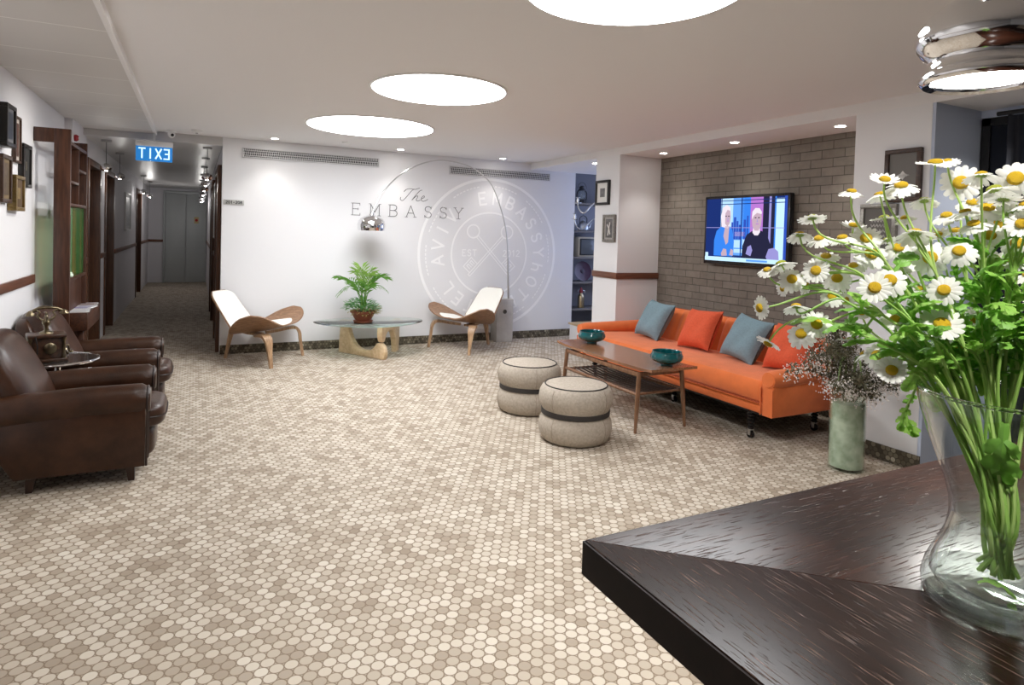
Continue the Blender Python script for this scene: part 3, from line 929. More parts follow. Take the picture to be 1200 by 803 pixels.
# ------------------------------------------------------------------ round side table between them
GLASS = mat('clear_glass', (.92, .96, .95), .02, trans=1., ior=1.45)
GLASST = mat('green_tinted_glass', (.70, .86, .80), .02, trans=1., ior=1.45)
SMOKE = mat('dark_table_glass', (.03, .028, .026), .05, coat=.5)
t = thing('side_table', 'round dark glass side table with chrome rim between the armchairs', 'side table', (-.77, 4.86, 0))
MB().lathe([(0, .535), (.215, .535), (.215, .545), (0, .545)], 48).build('tabletop', SMOKE, t)
MB().tube([(.219*math.cos(2*PI*k/56), .219*math.sin(2*PI*k/56), .54) for k in range(56)], .009, 8, closed=True).build('rim', CHROME, t)
MB().cyl((0, 0, .03), (0, 0, .535), .018, seg=14).build('column', CHROME, t)
MB().lathe([(0, 0), (.17, 0), (.175, .008), (.05, .025), (.02, .035), (0, .035)], 32).build('base', CHROME, t)
# antique telephone on it
BRASS = mat('aged_brass', (.30, .25, .16), .28, 1., noise=.5, nscale=40)
PWOOD = woodmat('telephone_wood', (.028, .013, .008), (.075, .034, .018), (6, 6, 6), .3, 8)
t = thing('antique_telephone', 'antique wooden telephone box with ornate brass cradle on the side table', 'telephone', (-.825, 4.82, .5455), R(14))
MB().box(-.105, .105, -.085, .085, 0, .022, .006).build('foot_moulding', PWOOD, t)
MB().box(-.082, .082, -.066, .066, .022, .15, .004).build('case', PWOOD, t)
MB().box(-.10, .10, -.083, .083, .15, .172, .007).build('lid', PWOOD, t)
for sx_ in (-1, 1):
    for sy_ in (-1, 1):
        MB().lathe([(0, .02), (.012, .022), (.013, .04), (.007, .055), (.010, .09), (.007, .125), (.013, .14), (.013, .15), (0, .15)], 12, Matrix.Translation((sx_*.086, sy_*.07, 0))).build('corner_post', BRASS, t)
m = MB().lathe([(0, .172), (.038, .172), (.034, .182), (.013, .19), (.011, .215), (.022, .232), (.024, .245), (.012, .258), (.010, .28), (0, .284)], 20)
m.build('cradle_stem', BRASS, t)
m = MB()
for s in (-1, 1):
    m.tube(smooth([(0, 0, .25), (s*.03, 0, .262), (s*.045, 0, .285), (s*.035, 0, .305), (s*.05, 0, .315)], 4), .006, 8)
    m.tube(smooth([(0, 0, .25), (.0, s*.03, .262), (0, s*.04, .28), (0, s*.03, .295), (0, s*.045, .30)], 4), .005, 8)
    m.sq((s*.052, 0, .318), (.009, .009, .009), 1, 1, 12, 8)
m.build('cradle', BRASS, t)
m = MB().tube(smooth([(-.075, .0, .305), (-.04, .0, .330), (.04, .0, .330), (.085, .0, .31)], 5), .0085, 10)
m.lathe([(0, 0), (.026, 0), (.024, .012), (.010, .03), (0, .032)], 16, Matrix.Translation((-.08, 0, .285)))
m.lathe([(0, 0), (.024, 0), (.03, .004), (.013, .025), (0, .03)], 16, Matrix.Translation((.09, 0, .29)))
m.build('handset', BRASS, t)
m = MB().cyl((.082, -.03, .09), (.115, -.03, .09), .006, seg=10).tube([(.112, -.03, .09), (.118, -.03, .05)], .005, 8).sq((.128, -.03, .05), (.012, .008, .008), 1, 1, 12, 8)
m.build('crank', BRASS, t)
m = MB().lathe([(0, 0), (.032, 0), (.034, .006), (.026, .010), (0, .012)], 24, Matrix.Translation((.015, -.066, .085)) @ Matrix.Rotation(PI/2, 4, 'X'))
m.build('dial', BRASS, t)
MB().lathe([(0, 0), (.03, 0), (.034, .012), (.026, .02), (0, .022)], 16, Matrix.Translation((.095, .045, .045)) @ Matrix.Rotation(R(60), 4, 'Y')).build('earpiece', BRASS, t)
MB().tube(smooth([(-.06, -.088, .165), (-.05, -.097, .10), (-.052, -.095, .03), (-.035, -.11, .006)], 5), .004, 6).build('cord', BLACK, t)

# ================================================================== shelf divider by the left wall
DW = woodmat('divider_wood', (.042, .0145, .007), (.085, .031, .015), (10, 10, .8), .42, 7)
DWX = woodmat('divider_wood_across', (.042, .0145, .007), (.085, .031, .015), (10, .8, 10), .42, 7)
gl = bpy.data.materials.new('green_pressed_glass'); gl.use_nodes = True
_nt = gl.node_tree; _b = _nt.nodes['Principled BSDF']
_b.inputs['Base Color'].default_value = (.10, .42, .10, 1); _b.inputs['Roughness'].default_value = .25
_tc = N(_nt, 'ShaderNodeTexCoord'); _mp = N(_nt, 'ShaderNodeMapping'); _nt.links.new(_tc.outputs['Object'], _mp.inputs[0])
_w = N(_nt, 'ShaderNodeTexVoronoi'); _w.inputs['Scale'].default_value = 42; _nt.links.new(_mp.outputs[0], _w.inputs['Vector'])
_r = N(_nt, 'ShaderNodeValToRGB'); _r.color_ramp.elements[0].color = (.25, .42, .12, 1); _r.color_ramp.elements[1].color = (.03, .22, .05, 1)
_r.color_ramp.elements[0].color = (.16, .50, .16, 1); _r.color_ramp.elements[1].color = (.05, .30, .07, 1)
_sp = N(_nt, 'ShaderNodeSeparateXYZ'); _nt.links.new(_tc.outputs['Object'], _sp.inputs[0])
_sy = N(_nt, 'ShaderNodeMath', operation='MULTIPLY_ADD'); _nt.links.new(_sp.outputs[1], _sy.inputs[0]); _sy.inputs[1].default_value = 1/.73; _sy.inputs[2].default_value = .5
_r3 = N(_nt, 'ShaderNodeValToRGB'); _r3.color_ramp.interpolation = 'CONSTANT'
_e = _r3.color_ramp.elements; _e[0].position = 0; _e[0].color = (0, 0, 0, 1); _e[1].position = .06; _e[1].color = (1, 1, 1, 1)
for _p, _c in ((.13, 0), (.30, 1), (.38, 0), (.45, 1), (.49, 0), (.78, 1), (.83, 0)):
    _q = _e.new(_p); _q.color = (_c, _c, _c, 1)
_nt.links.new(_sy.outputs[0], _r3.inputs[0])
_mc = N(_nt, 'ShaderNodeMix', data_type='RGBA'); _nt.links.new(_r3.outputs[0], _mc.inputs[0]); _mc.inputs[7].default_value = (.75, .45, .12, 1)
_nt.links.new(_w.outputs['Distance'], _r.inputs[0]); _nt.links.new(_r.outputs[0], _mc.inputs[6]); _nt.links.new(_mc.outputs[2], _b.inputs['Base Color'])
_bp = N(_nt, 'ShaderNodeBump'); _bp.inputs['Distance'].default_value = .01; _nt.links.new(_w.outputs['Distance'], _bp.inputs['Height']); _nt.links.new(_bp.outputs[0], _b.inputs['Normal'])
_tr = N(_nt, 'ShaderNodeBsdfTransparent'); _mg = N(_nt, 'ShaderNodeMix', data_type='RGBA'); _mg.inputs[0].default_value = .5; _mg.inputs[7].default_value = (1, 1, 1, 1)
_nt.links.new(_mc.outputs[2], _mg.inputs[6]); _nt.links.new(_mg.outputs[2], _tr.inputs[0])
_ms = N(_nt, 'ShaderNodeMixShader'); _ms.inputs[0].default_value = .78
_nt.links.new(_b.outputs[0], _ms.inputs[1]); _nt.links.new(_tr.outputs[0], _ms.inputs[2]); _nt.links.new(_ms.outputs[0], _nt.nodes['Material Output'].inputs[0])
t = thing('shelf_divider', 'tall dark wooden open shelf divider with green glass by the left wall', 'shelf', (-.90, 6.2, 0))
def dbx(*a): return [a[0]+.90, a[1]+.90, a[2]-6.2, a[3]-6.2, a[4], a[5]]
MB().box(*dbx(-.953, -.849, 5.78, 5.815, 0, 2.115), .003).build('front_post', DW, t)
MB().box(*dbx(-1.078, -.953, 5.781, 5.8149, 2.01, 2.1149), .003).build('top_beam', DW, t)
MB().box(*dbx(-.953, -.849, 6.585, 6.62, 0, 2.10), .003).build('back_post', DW, t)
MB().box(*dbx(-.95, -.852, 5.815, 6.585, 2.005, 2.03), .002).build('top_shelf', DWX, t)
MB().box(*dbx(-.95, -.853, 6.2, 6.222, 1.56, 2.005), .002).build('upright', DW, t)
MB().box(*dbx(-.95, -.853, 5.815, 6.2, 1.715, 1.735), .002).build('shelf', DWX, t)
MB().box(*dbx(-.95, -.853, 6.222, 6.585, 1.83, 1.85), .002).build('shelf', DWX, t)
MB().box(*dbx(-.95, -.851, 5.815, 6.585, 1.535, 1.56), .002).build('shelf', DWX, t)
MB().box(*dbx(-.95, -.851, 5.815, 6.585, .96, .985), .002).build('shelf', DWX, t)
g = MB().box(*dbx(-.875, -.867, 5.835, 6.565, .985, 1.535)); g.build('glass_panel', gl, t)
MB().box(*dbx(-.90, -.88, 6.02, 6.585, .62, .96), .002).build('lower_panel', DW, t)
MB().box(*dbx(-.95, -.752, 5.95, 6.66, .56, .702), .004).build('drawer_box', DWX, t)
MB().box(*dbx(-.86, -.80, 6.10, 6.16, 0, .56), .003).build('leg', DW, t)
# magazines on the drawer box
def magazine(label, x, y, z, rz, c, c2, w=.15, h=.21):
    t = thing('magazine', label, 'magazine', (x, y, z), rz, 'magazines on the divider ledge')
    MB().box(-w/2, w/2, -h/2, h/2, 0, .007, .001).build('pages', mat('paper_white', (.80, .80, .80), .5), t)
    m = MB().box(-w/2, w/2, -h/2, h/2, .0071, .008)
    m.box(-w*.4, w*.35, -h*.40, -h*.16, .0081, .0084, mi=1)
    m.box(-w*.3, w*.3, h*.02, h*.4, .0081, .0084, mi=2)
    m.build('cover', [mat('cover_%s' % label[:6], c, .3), mat('cover2_%s' % label[:6], c2, .3), mat('cover3_%s' % label[:6], tuple(.5*(p+q) for p, q in zip(c, c2)), .3)], t)
magazine('white magazine lying nearest the divider post', -.83, 6.08, .7025, .1, (.75, .75, .76), (.55, .55, .56))
magazine('magazine with purple print in the middle of the ledge', -.83, 6.30, .7025, -.2, (.72, .72, .74), (.10, .06, .35))
magazine('dark toned magazine at the far end of the ledge', -.83, 6.54, .7025, .05, (.5, .45, .45), (.2, .1, .1))
o = MB().sq((-.86, 5.90, 1.003), (.02, .028, .018), 1, 1, 16, 10, fn=None).sq((-.86, 5.915, 1.018), (.012, .02, .012), 1, 1, 12, 8).build('glass_figurine', mat('pale_green_glass', (.65, .8, .66), .15))
tag(o, 'tiny pale figurine on the ledge under the green glass', 'figurine')

# ================================================================== shell chairs
WALNUT = woodmat('shell_walnut', (.20, .105, .055), (.34, .195, .11), (3, 14, 14), .4, 5)
ASHEDGE = woodmat('laminated_leg', (.28, .16, .085), (.50, .33, .19), (12, 12, 1.5), .4, 6)
PAD = mat('white_upholstery', (.86, .85, .80), .8, bump=.15, bscale=220)
def make_shell(label, loc, rz):
    t = thing('shell_chair', label, 'chair', loc, rz, 'white shell chairs')
    W = .465
    def seat(u, v, off=0., inset=0.):
        y = (u*2-1)*(W-inset)
        q = abs(y)/W
        half = .295*(1-q**2.4)**.5+.012
        xc = .045+.13*q**1.3
        x = xc+(v*2-1)*(half-inset*.6)
        z = .315+.215*q**2.1+.045*((x-xc)/.3)+.03*max(0, (x-xc)/.3)**2*(1-q)-.0
        return (x, y, z+off)
    MB().sheet(lambda u, v: seat(u, v), 41, 15, .013).build('seat_shell', WALNUT, t)
    def pad(u, v):
        y = (u*2-1)*.30
        q = abs(y)/W
        e = max(0, 1-abs(u*2-1)**5)**.5*max(0, 1-abs(v*2-1)**6)**.5
        half = .262*(1-(abs(u*2-1)*.93)**4)**.5*(1-.18*abs(u*2-1))
        x = .045+.13*q**1.3+(v*2-1)*half
        xq = x-.045-.13*q**1.3
        s = .315+.215*q**2.1+.045*(xq/.3)+.03*max(0, xq/.3)**2*(1-q)
        return (x, y, s+.004+.026*e)
    m = MB().grid(pad, 29, 19)
    m.build('seat_pad', PAD, t)
    def back(u, v, off=0., k=1.):
        h = v
        w = (.245-.045*h)*k*(1-max(0, (h-.80)/.20)**2.6*.42)*(1-max(0, (.12-h)/.12)**2*.25)
        y = (u*2-1)*w
        L_ = .47*h
        x = -.20-L_*math.sin(R(33))+.10*(1-h)**2*.2+.06*(y/.25)**2
        z = .335+L_*math.cos(R(33))
        return Vector((x, y, z))+Vector((math.cos(R(33)), 0, math.sin(R(33))))*off
    MB().sheet(lambda u, v: back(u, v), 21, 19, .012).build('back_shell', WALNUT, t)
    def bpad(u, v):
        e = max(0, 1-abs(u*2-1)**6)**.5*max(0, 1-abs(v*2-1)**8)**.5
        return back(u, .03+v*.955, .003+.026*e, .97)
    MB().grid(bpad, 21, 21).build('back_pad', PAD, t)
    # laminated bent legs: two in front, one behind; flat section, wide at the bend
    def leg(path, wid, th, ydir):
        pts = smooth(path, 6)
        m = MB(); vs, fs = [], []
        n = len(pts)
        for i, p in enumerate(pts):
            tt = (pts[min(i+1, n-1)]-pts[max(i-1, 0)]).normalized()
            yv = Vector(ydir)
            nv = tt.cross(yv).normalized()
            wv = nv.cross(tt).normalized()
            w = wid(i/(n-1)); h = th
            vs += [p+wv*w/2+nv*h/2, p-wv*w/2+nv*h/2, p-wv*w/2-nv*h/2, p+wv*w/2-nv*h/2]
        for i in range(n-1):
            for k in range(4):
                k2 = (k+1) % 4
                fs.append((i*4+k, i*4+k2, i*4+4+k2, i*4+4+k))
        fs += [(3, 2, 1, 0), tuple((n-1)*4+k for k in range(4))]
        return m.add(vs, fs, smooth=False)
    for s in (-1, 1):
        leg([(.05, s*.10, .288), (.13, s*.20, .300), (.215, s*.285, .318), (.275, s*.325, .315), (.312, s*.338, .265), (.325, s*.342, .17), (.352, s*.352, 0)], lambda q: .06+.03*math.sin(min(1, q/.9)*PI)-.030*max(0, q-.6)/.4, .03, (s*.55, -.83, 0)).build('front_leg', ASHEDGE, t)
    leg([(.06, 0, .283), (-.08, 0, .29), (-.20, 0, .325), (-.265, 0, .335), (-.30, 0, .25), (-.355, 0, 0)], lambda q: .07+.05*math.sin(min(1, q/.9)*PI)-.045*max(0, q-.6)/.4, .024, (0, 1, 0)).build('rear_leg', ASHEDGE, t)
    return t
def place_two(f1, f2, bk):
    mx, my = (f1[0]+f2[0])/2, (f1[1]+f2[1])/2
    ang = math.atan2(my-bk[1], mx-bk[0])
    L_ = math.hypot(mx-bk[0], my-bk[1])
    c = (bk[0]+math.cos(ang)*.355, bk[1]+math.sin(ang)*.355, 0)
    return c, ang
c1, a1 = place_two((.679, 6.734), (1.117, 7.288), (.306, 7.405))
s1 = make_shell('white padded walnut shell chair on the left, next to the corridor', c1, a1)
c2, a2 = place_two((2.623, 7.425), (3.003, 6.89), (3.434, 7.496))
c2 = (c2[0]*.982-.02, c2[1]*.982, 0)
dup(s1, c2, a2-R(6), 'white padded walnut shell chair on the right, in front of the lamp base')

# ================================================================== sculptural glass table
BIRCH = woodmat('pale_birch', (.62, .44, .25), (.76, .58, .37), (1.2, 8, 8), .38, 4)
t = thing('glass_coffee_table', 'triangular glass coffee table on two curved pale wood legs', 'table', (1.80, 7.1, 0))
TP = [(1.19, 7.27), (1.23, 7.13), (1.33, 6.98), (1.47, 6.85), (1.63, 6.76), (1.80, 6.725), (1.98, 6.75), (2.15, 6.83), (2.30, 6.95), (2.39, 7.06), (2.41, 7.18), (2.33, 7.30), (2.18, 7.42), (2.03, 7.50), (1.88, 7.545), (1.72, 7.53), (1.53, 7.48), (1.35, 7.41), (1.24, 7.35)]
tp = smooth([(x-1.80, y-7.1, 0) for x, y in TP]+[(TP[0][0]-1.80, TP[0][1]-7.1, 0)], 3)[:-1]
m = MB(); poly_slab(m, [(p.x, p.y) for p in tp], lambda a, b, w: (a, b, .3745+w), .008, .003)
m.build('glass_top', GLASST, t)
PA = [(.0, .0), (.25, 0), (.5, 0), (.72, 0), (.738, .05), (.735, .10), (.71, .15), (.665, .180), (.615, .17), (.575, .125), (.52, .09), (.43, .075), (.33, .088), (.25, .135), (.19, .215), (.158, .30), (.152, .366), (.03, .366), (.012, .22)]
pa = smooth([(x, z, 0) for x, z in PA[3:17]], 3)
pa = PA[:3]+[(p.x, p.y) for p in pa]+PA[17:]
A0, A1 = Vector((1.525, 7.42)), Vector((1.86, 6.83))
dA = (A1-A0).normalized()
m = MB(); poly_slab(m, pa, lambda a, b, w: (A0.x+dA.x*a-dA.y*w-1.80, A0.y+dA.y*a+dA.x*w-7.1, b), .03, .010)
m.build('leg', BIRCH, t)
P0, P1 = A0+dA*.66, Vector((2.20, 7.36))
dB = (P1-P0).normalized()
m = MB(); poly_slab(m, pa, lambda a, b, w: (P0.x+dB.x*(.66-a)*.86-dB.y*w-1.80, P0.y+dB.y*(.66-a)*.86+dB.x*w-7.1, .366-b), .03, .010)
m.build('leg', BIRCH, t)

# ------------------------------------------------------------------ potted palm on it
TERRA = mat('terracotta', (.33, .10, .055), .55, noise=.3, nscale=30)
SOIL = mat('soil', (.03, .02, .012), .9)
PALM = leafmat('palm_green', (.13, .33, .045), .35)
PALM2 = leafmat('pale_palm_green', (.30, .50, .10), .4)
FOL = leafmat('mint_foliage', (.15, .38, .12), .35)
TRAIL = leafmat('dry_trailing_leaf', (.42, .36, .14), .3)
t = thing('potted_palm', 'bushy potted palm in a terracotta bowl on the glass table', 'plant', (1.70, 7.08, .3835))
MB().lathe([(0, 0), (.095, 0), (.105, .01), (.11, .022), (.098, .024), (0, .02)], 32).build('saucer', TERRA, t)
MB().lathe([(0, .022), (.08, .022), (.10, .05), (.128, .105), (.142, .112), (.145, .130), (.132, .132), (.125, .12), (0, .105)], 36).build('pot', TERRA, t)
MB().lathe([(0, .118), (.124, .116), (.06, .128), (0, .13)], 20).build('soil', SOIL, t)
pr_ = random.Random(3)
for k in range(11):
    az = 2*PI*k/11+pr_.uniform(-.3, .3)
    ln = pr_.uniform(.30, .50) if k % 3 else pr_.uniform(.46, .56)
    lean = pr_.uniform(.12, .42) if k % 3 else pr_.uniform(.05, .16)
    droop = pr_.uniform(.02, .10)
    pts = bez((0.02*math.cos(az), .02*math.sin(az), .12), (.03*math.cos(az), .03*math.sin(az), .12+ln*.55), (lean*.5*math.cos(az), lean*.5*math.sin(az), .12+ln*.95), (lean*math.cos(az), lean*math.sin(az), .12+ln-droop), 14)
    m = MB().tube(pts, [.005-.0032*i/13 for i in range(14)], 6)
    for i in range(5, 14):
        p = pts[i]; tg = (pts[min(i+1, 13)]-pts[i-1]).normalized()
        side = tg.cross(Vector((0, 0, 1)))
        side = side.normalized() if side.length > .05 else Vector((-math.sin(az), math.cos(az), 0))
        L_ = .13*math.sin((i-3)/11*PI)**.6+.035
        for s in (-1, 1):
            d = (side*s*.75+tg*.75+Vector((0, 0, pr_.uniform(-.1, .15)))).normalized()
            w = tg.cross(d).cross(d).normalized()*.0085
            a, b, c = p, p+d*L_*.5+Vector((0, 0, .006)), p+d*L_+Vector((0, 0, -.02))
            m.add([a, b+w, c, b-w], [(0, 1, 2), (0, 2, 3)])
    m.build('frond', PALM2 if k % 3 == 0 else PALM, t)
m = MB()
def leaf_quad(m, p, d, up, L_, w, mi=0):
    d = d.normalized(); s = d.cross(up)
    s = s.normalized() if s.length > .01 else d.orthogonal().normalized()
    n = s.cross(d)
    pts = [p, p+d*L_*.3+s*w*.8+n*.1*L_, p+d*L_*.65+s*w*.75+n*.12*L_, p+d*L_, p+d*L_*.65-s*w*.75+n*.12*L_, p+d*L_*.3-s*w*.8+n*.1*L_, p+d*L_*.5+n*.06*L_]
    m.add(pts, [(0, 1, 6), (1, 2, 6), (2, 3, 6), (3, 4, 6), (4, 5, 6), (5, 0, 6)], mi)
for k in range(300):
    a = pr_.uniform(0, 2*PI); r = .04+.15*pr_.random()**.7; z = .13+.16*pr_.random()*(1.15-r/.22)
    d = Vector((math.cos(a), math.sin(a), pr_.uniform(-.2, .7)))
    x = r*math.cos(a)-.02; y = r*math.sin(a)
    if x < -.02: z += .03*pr_.random()
    leaf_quad(m, Vector((x, y, z)), d, Vector((0, 0, 1)), pr_.uniform(.035, .06), pr_.uniform(.015, .024))
o = m.build('foliage', FOL, t); o['kind'] = 'stuff'
m = MB()
for k in range(170):
    a = pr_.uniform(-2.9, 1.2); r = .125+.06*pr_.random(); z = .19-.10*pr_.random()
    leaf_quad(m, Vector((r*math.cos(a), r*math.sin(a), z)), Vector((math.cos(a+pr_.uniform(-1, 1)), math.sin(a+pr_.uniform(-1, 1)), pr_.uniform(-.8, .2))), Vector((0, 0, 1)), pr_.uniform(.025, .045), .006)
o = m.build('trailing_leaves', TRAIL, t); o['kind'] = 'stuff'
m = MB()
for sgn, az in ((1, 2.75), (1, .2), (1, 3.3)):
    pts = bez((0, 0, .2), (.08*math.cos(az), .08*math.sin(az), .42), (.17*math.cos(az), .17*math.sin(az), .46), (.27*math.cos(az), .27*math.sin(az), .33 if az > .5 else .36), 12)
    m.tube(pts, .0025, 5)
    for i in range(7, 12):
        leaf_quad(m, pts[i], Vector((math.cos(az), math.sin(az), -1.4)), Vector((0, 0, 1)), .07, .005)
m.build('frond', PALM, t)

# ================================================================== arc lamp
MARBLE = mat('grey_marble', (.62, .60, .57), .35, noise=.5, nscale=4, color2=(.42, .40, .385))
t = thing('arc_floor_lamp', 'tall arc floor lamp on a marble block, chrome dome shade', 'floor lamp', (3.655, 7.535, 0))
MB().box(-.12, .12, -.095, .095, 0, .565, .008).build('base', MARBLE, t)
RXm = Matrix.Rotation(PI/2, 4, 'X')
MB().lathe([(0, 0), (.02, 0), (.024, .003), (.028, .0025), (.028, -.002), (0, -.002)], 24, Matrix.Translation((-.005, -.0955, .40)) @ RXm).build('hole_shade_disc', mat('hole_shade', (.06, .055, .05), .6), t)  # flat dark disc standing in for the shade inside the block's hole
AP = [(3.69, 7.47, 1.08), (3.64, 7.454, 1.468), (3.524, 7.441, 1.82), (3.387, 7.424, 2.065), (3.193, 7.40, 2.203), (3.006, 7.376, 2.273), (2.707, 7.336, 2.30), (2.478, 7.303, 2.258), (2.258, 7.271, 2.158), (2.098, 7.247, 2.045), (1.943, 7.223, 1.876), (1.86, 7.21, 1.74), (1.805, 7.20, 1.60)]
q = lambda p: (p[0]-3.655, p[1]-7.535, p[2])
MB().tube([q((3.715, 7.475, .56)), q((3.70, 7.472, .85)), q((3.69, 7.47, 1.10))], .0125, 12).build('stem', STEEL, t)
MB().tube([Vector(q(p)) for p in [(3.695, 7.471, 1.02)]]+smooth([q(p) for p in AP], 5), .0075, 10).build('arc', STEEL, t)
T = Matrix.Translation(q((1.80, 7.20, 1.415)))
MB().lathe([(.150, 0), (.156, .03), (.158, .065), (.148, .105), (.12, .14), (.075, .165), (.03, .178), (.028, .195), (0, .196), ], 40, T).lathe([(.150, 0), (.146, .004), (.150, .06), (.14, .10), (.11, .135), (.06, .16), (0, .17)], 40, T).build('shade', CHROME, t)
MB().sq((0, 0, .10), (.03, .03, .04), 1, 1, 16, 10, M=T).build('bulb', mat('bulb_off', (.8, .8, .78), .3), t)

# ================================================================== poufs
TWEED = mat('beige_tweed', (.52, .45, .37), .9, noise=.28, nscale=60, bump=.35, bscale=420)
STRAP = mat('charcoal_strap', (.035, .03, .028), .7)
def make_pouf(label, loc):
    t = thing('pouf', label, 'pouf', loc, R(20), 'beige poufs')
    MB().lathe([(0, 0), (.205, 0), (.235, .02), (.252, .06), (.258, .10), (.252, .145), (.236, .175), (.232, .19), (.232, .215), (.238, .23), (.254, .262), (.260, .30), (.254, .34), (.236, .372), (.218, .384), (.205, .388), (.10, .398), (0, .40)], 64).build('cushion', TWEED, t)
    MB().lathe([(.2325, .184), (.240, .186), (.2405, .218), (.2325, .221)], 64).build('strap', STRAP, t)
    MB().tube([(.217*math.cos(2*PI*k/64), .217*math.sin(2*PI*k/64), .3865) for k in range(64)], .0045, 6, closed=True).build('piping', STRAP, t)
    m = MB()
    for k in range(4):
        a = k*PI/2
        m = MB()
        m.tube([(r*math.cos(a), r*math.sin(a), z) for r, z in [(.236, .02), (.253, .06), (.2592, .10), (.253, .145), (.236, .175), (.232, .20), (.239, .23), (.255, .262), (.2612, .30), (.255, .34), (.237, .372)]], .0022, 5)
        m.build('seam', mat('seam_taupe', (.36, .30, .24), .9), t)
    MB().box(.2385, .2445, -.012, .012, .182, .223, .002).build('buckle', STRAP, t)
    return t
p1 = make_pouf('beige strapped pouf nearest the viewer, by the coffee table leg', (2.40, 3.725, 0))
dup(p1, (2.44, 4.49, 0), R(75), 'beige strapped pouf farther back, partly behind the front pouf')

# ================================================================== coffee table and bowls
TEAK = woodmat('teak', (.19, .08, .04), (.32, .155, .08), (10, .9, 10), .22, 5, coat=.5)
TEAKL = woodmat('teak_leg', (.16, .075, .038), (.27, .14, .075), (9, 9, 1), .4, 6)
t = thing('coffee_table', 'long teak coffee table with slatted shelf before the orange sofa', 'table', (3.105, 4.17, 0), R(0))
def top(u, v):
    y = (u*2-1)*.655
    w = .222-.012*(abs(y)/.655)**2
    x = (v*2-1)*w
    return (x, y, .457+.012*(abs(y)/.655)**8)
MB().sheet(lambda u, v: top(u, v), 41, 9, .02).build('tabletop', TEAK, t)
for sx_ in (-1, 1):
    for sy_ in (-1, 1):
        MB().tube([(sx_*.232, sy_*.515, 0), (sx_*.215, sy_*.505, .22), (sx_*.20, sy_*.497, .44)], [.011, .0165, .017], 14).build('leg', TEAKL, t)
    MB().cyl((sx_*.211, -.503, .275), (sx_*.211, .503, .275), .013, seg=10).build('side_rail', TEAKL, t)
    MB().box(sx_*.197-.012, sx_*.197+.012, -.49, .49, .405, .437, .003).build('apron', TEAKL, t)
for sy_ in (-1, 1):
    MB().cyl((-.207, sy_*.47, .272), (.207, sy_*.47, .272), .010, seg=10).build('cross_rail', TEAKL, t)
    MB().box(-.19, .19, sy_*.485-.01, sy_*.485+.01, .406, .436, .003).build('apron', TEAKL, t)
for k in range(9):
    x = -.175+.35*k/8
    MB().tube([(x, -.47, .278), (x, -.25, .262), (x, 0, .256), (x, .25, .262), (x, .47, .278)], .0075, 8).build('shelf_rod', mat('dark_rod', (.06, .03, .02), .4), t)
TEAL = mat('teal_glaze', (.006, .115, .125), .12, noise=.45, nscale=12, coat=.6)
def make_bowl(label, loc):
    t = thing('bowl', label, 'bowl', loc, 0, 'teal bowls on the coffee table')
    def sc_(a, z): return 1+.035*abs(math.cos(a*7))**.7*min(1, max(0, (z-.035)/.02))*min(1, max(0, (.118-z)/.03))
    m = MB().lathe([(0, 0), (.055, 0), (.056, .012), (.046, .022), (.045, .032), (.075, .042), (.104, .058), (.117, .078), (.116, .096), (.108, .112), (.106, .122), (.109, .126), (.104, .127), (.100, .12), (.104, .09), (.09, .058), (.04, .045), (0, .043)], 112, None, 0, sc_)
    m.build('body', TEAL, t)
    return t
b1 = make_bowl('scalloped teal footed bowl at the far end of the coffee table', (3.15, 4.66, .458))
dup(b1, (3.15, 3.665, .458), .2, 'scalloped teal footed bowl at the near end of the coffee table')

# ================================================================== orange sofa
ORANGE = mat('orange_wool', (.74, .165, .035), .8, noise=.16, nscale=9, bump=.12, bscale=400, sheen=.2)
OSEAM = mat('orange_seam', (.36, .06, .015), .8)
t = thing('sofa', 'long orange sofa with rolled arms against the brick wall', 'sofa', (4.05, 4.27, 0), 0)
# seat: one long cushion, front softly rounded
pr2 = [(-.485, .292), (-.50, .31), (-.505, .36), (-.50, .41), (-.48, .438), (-.44, .448), (-.2, .440), (.1, .425), (.26, .415), (.26, .292)]
def rim_st(n, L_, soft):
    st = []
    for k in range(n):
        y = -L_+2*L_*k/(n-1)
        st.append(y)
    return st
def scaled(a, b, y, L_=1.128):
    e = min(1, (L_-abs(y))/.025)
    s = .965+.035*math.sin(max(0, e)*PI/2)
    return (-.12+(a+.12)*s, y, .36+(b-.36)*s)
MB().ext(pr2, [-1.128, -1.12, -1.10, -.6, 0, .6, 1.10, 1.12, 1.128], scaled).build('seat', ORANGE, t)
MB().box(-.475, .40, -1.13, 1.13, .205, .284, .012).build('base_rail', ORANGE, t)
MB().box(-.46, .38, -1.12, 1.12, .19, .206).build('underside', BLACK, t)
def backp(u, v):
    """closed section swept along the sofa, soft vertical seams"""
    y = -1.13+2.26*u
    g = 1
    for s in (-.565, 0, .565):
        g -= .35*math.exp(-((y-s)/.018)**2)
    e = min(1, (1.13-abs(y))/.03); g *= .8+.2*math.sin(max(0, e)*PI/2)
    a = 2*PI*v
    cx_, cz_ = .02, .0
    th, hh = .078, .20
    px_ = th*math.copysign(abs(math.cos(a))**.55, math.cos(a))
    pz_ = hh*math.copysign(abs(math.sin(a))**.55, math.sin(a))
    if px_ < 0: px_ *= g
    tl = R(20)
    return (.285+px_*math.cos(tl)+pz_*math.sin(tl), y, .525+pz_*math.cos(tl)-px_*math.sin(tl)*.6)
m = MB(); m.grid(backp, 91, 29)
for yy in (0, 1):
    m.add([backp(yy, k/28) for k in range(28)], [tuple(range(28))])
m.build('backrest', ORANGE, t)
m = MB().tube([(.285+.2*math.sin(R(20))-.02, y, .525+.2*math.cos(R(20))+.002) for y in (-1.12, -.5, 0, .5, 1.12)], .006, 8)
m.build('top_piping', OSEAM, t)
MB().ext([(.30, .21), (.43, .21), (.44, .60), (.40, .69), (.33, .55)], [-1.12, 1.12], lambda a, b, y: (a, y, b)).build('back_panel', ORANGE, t)
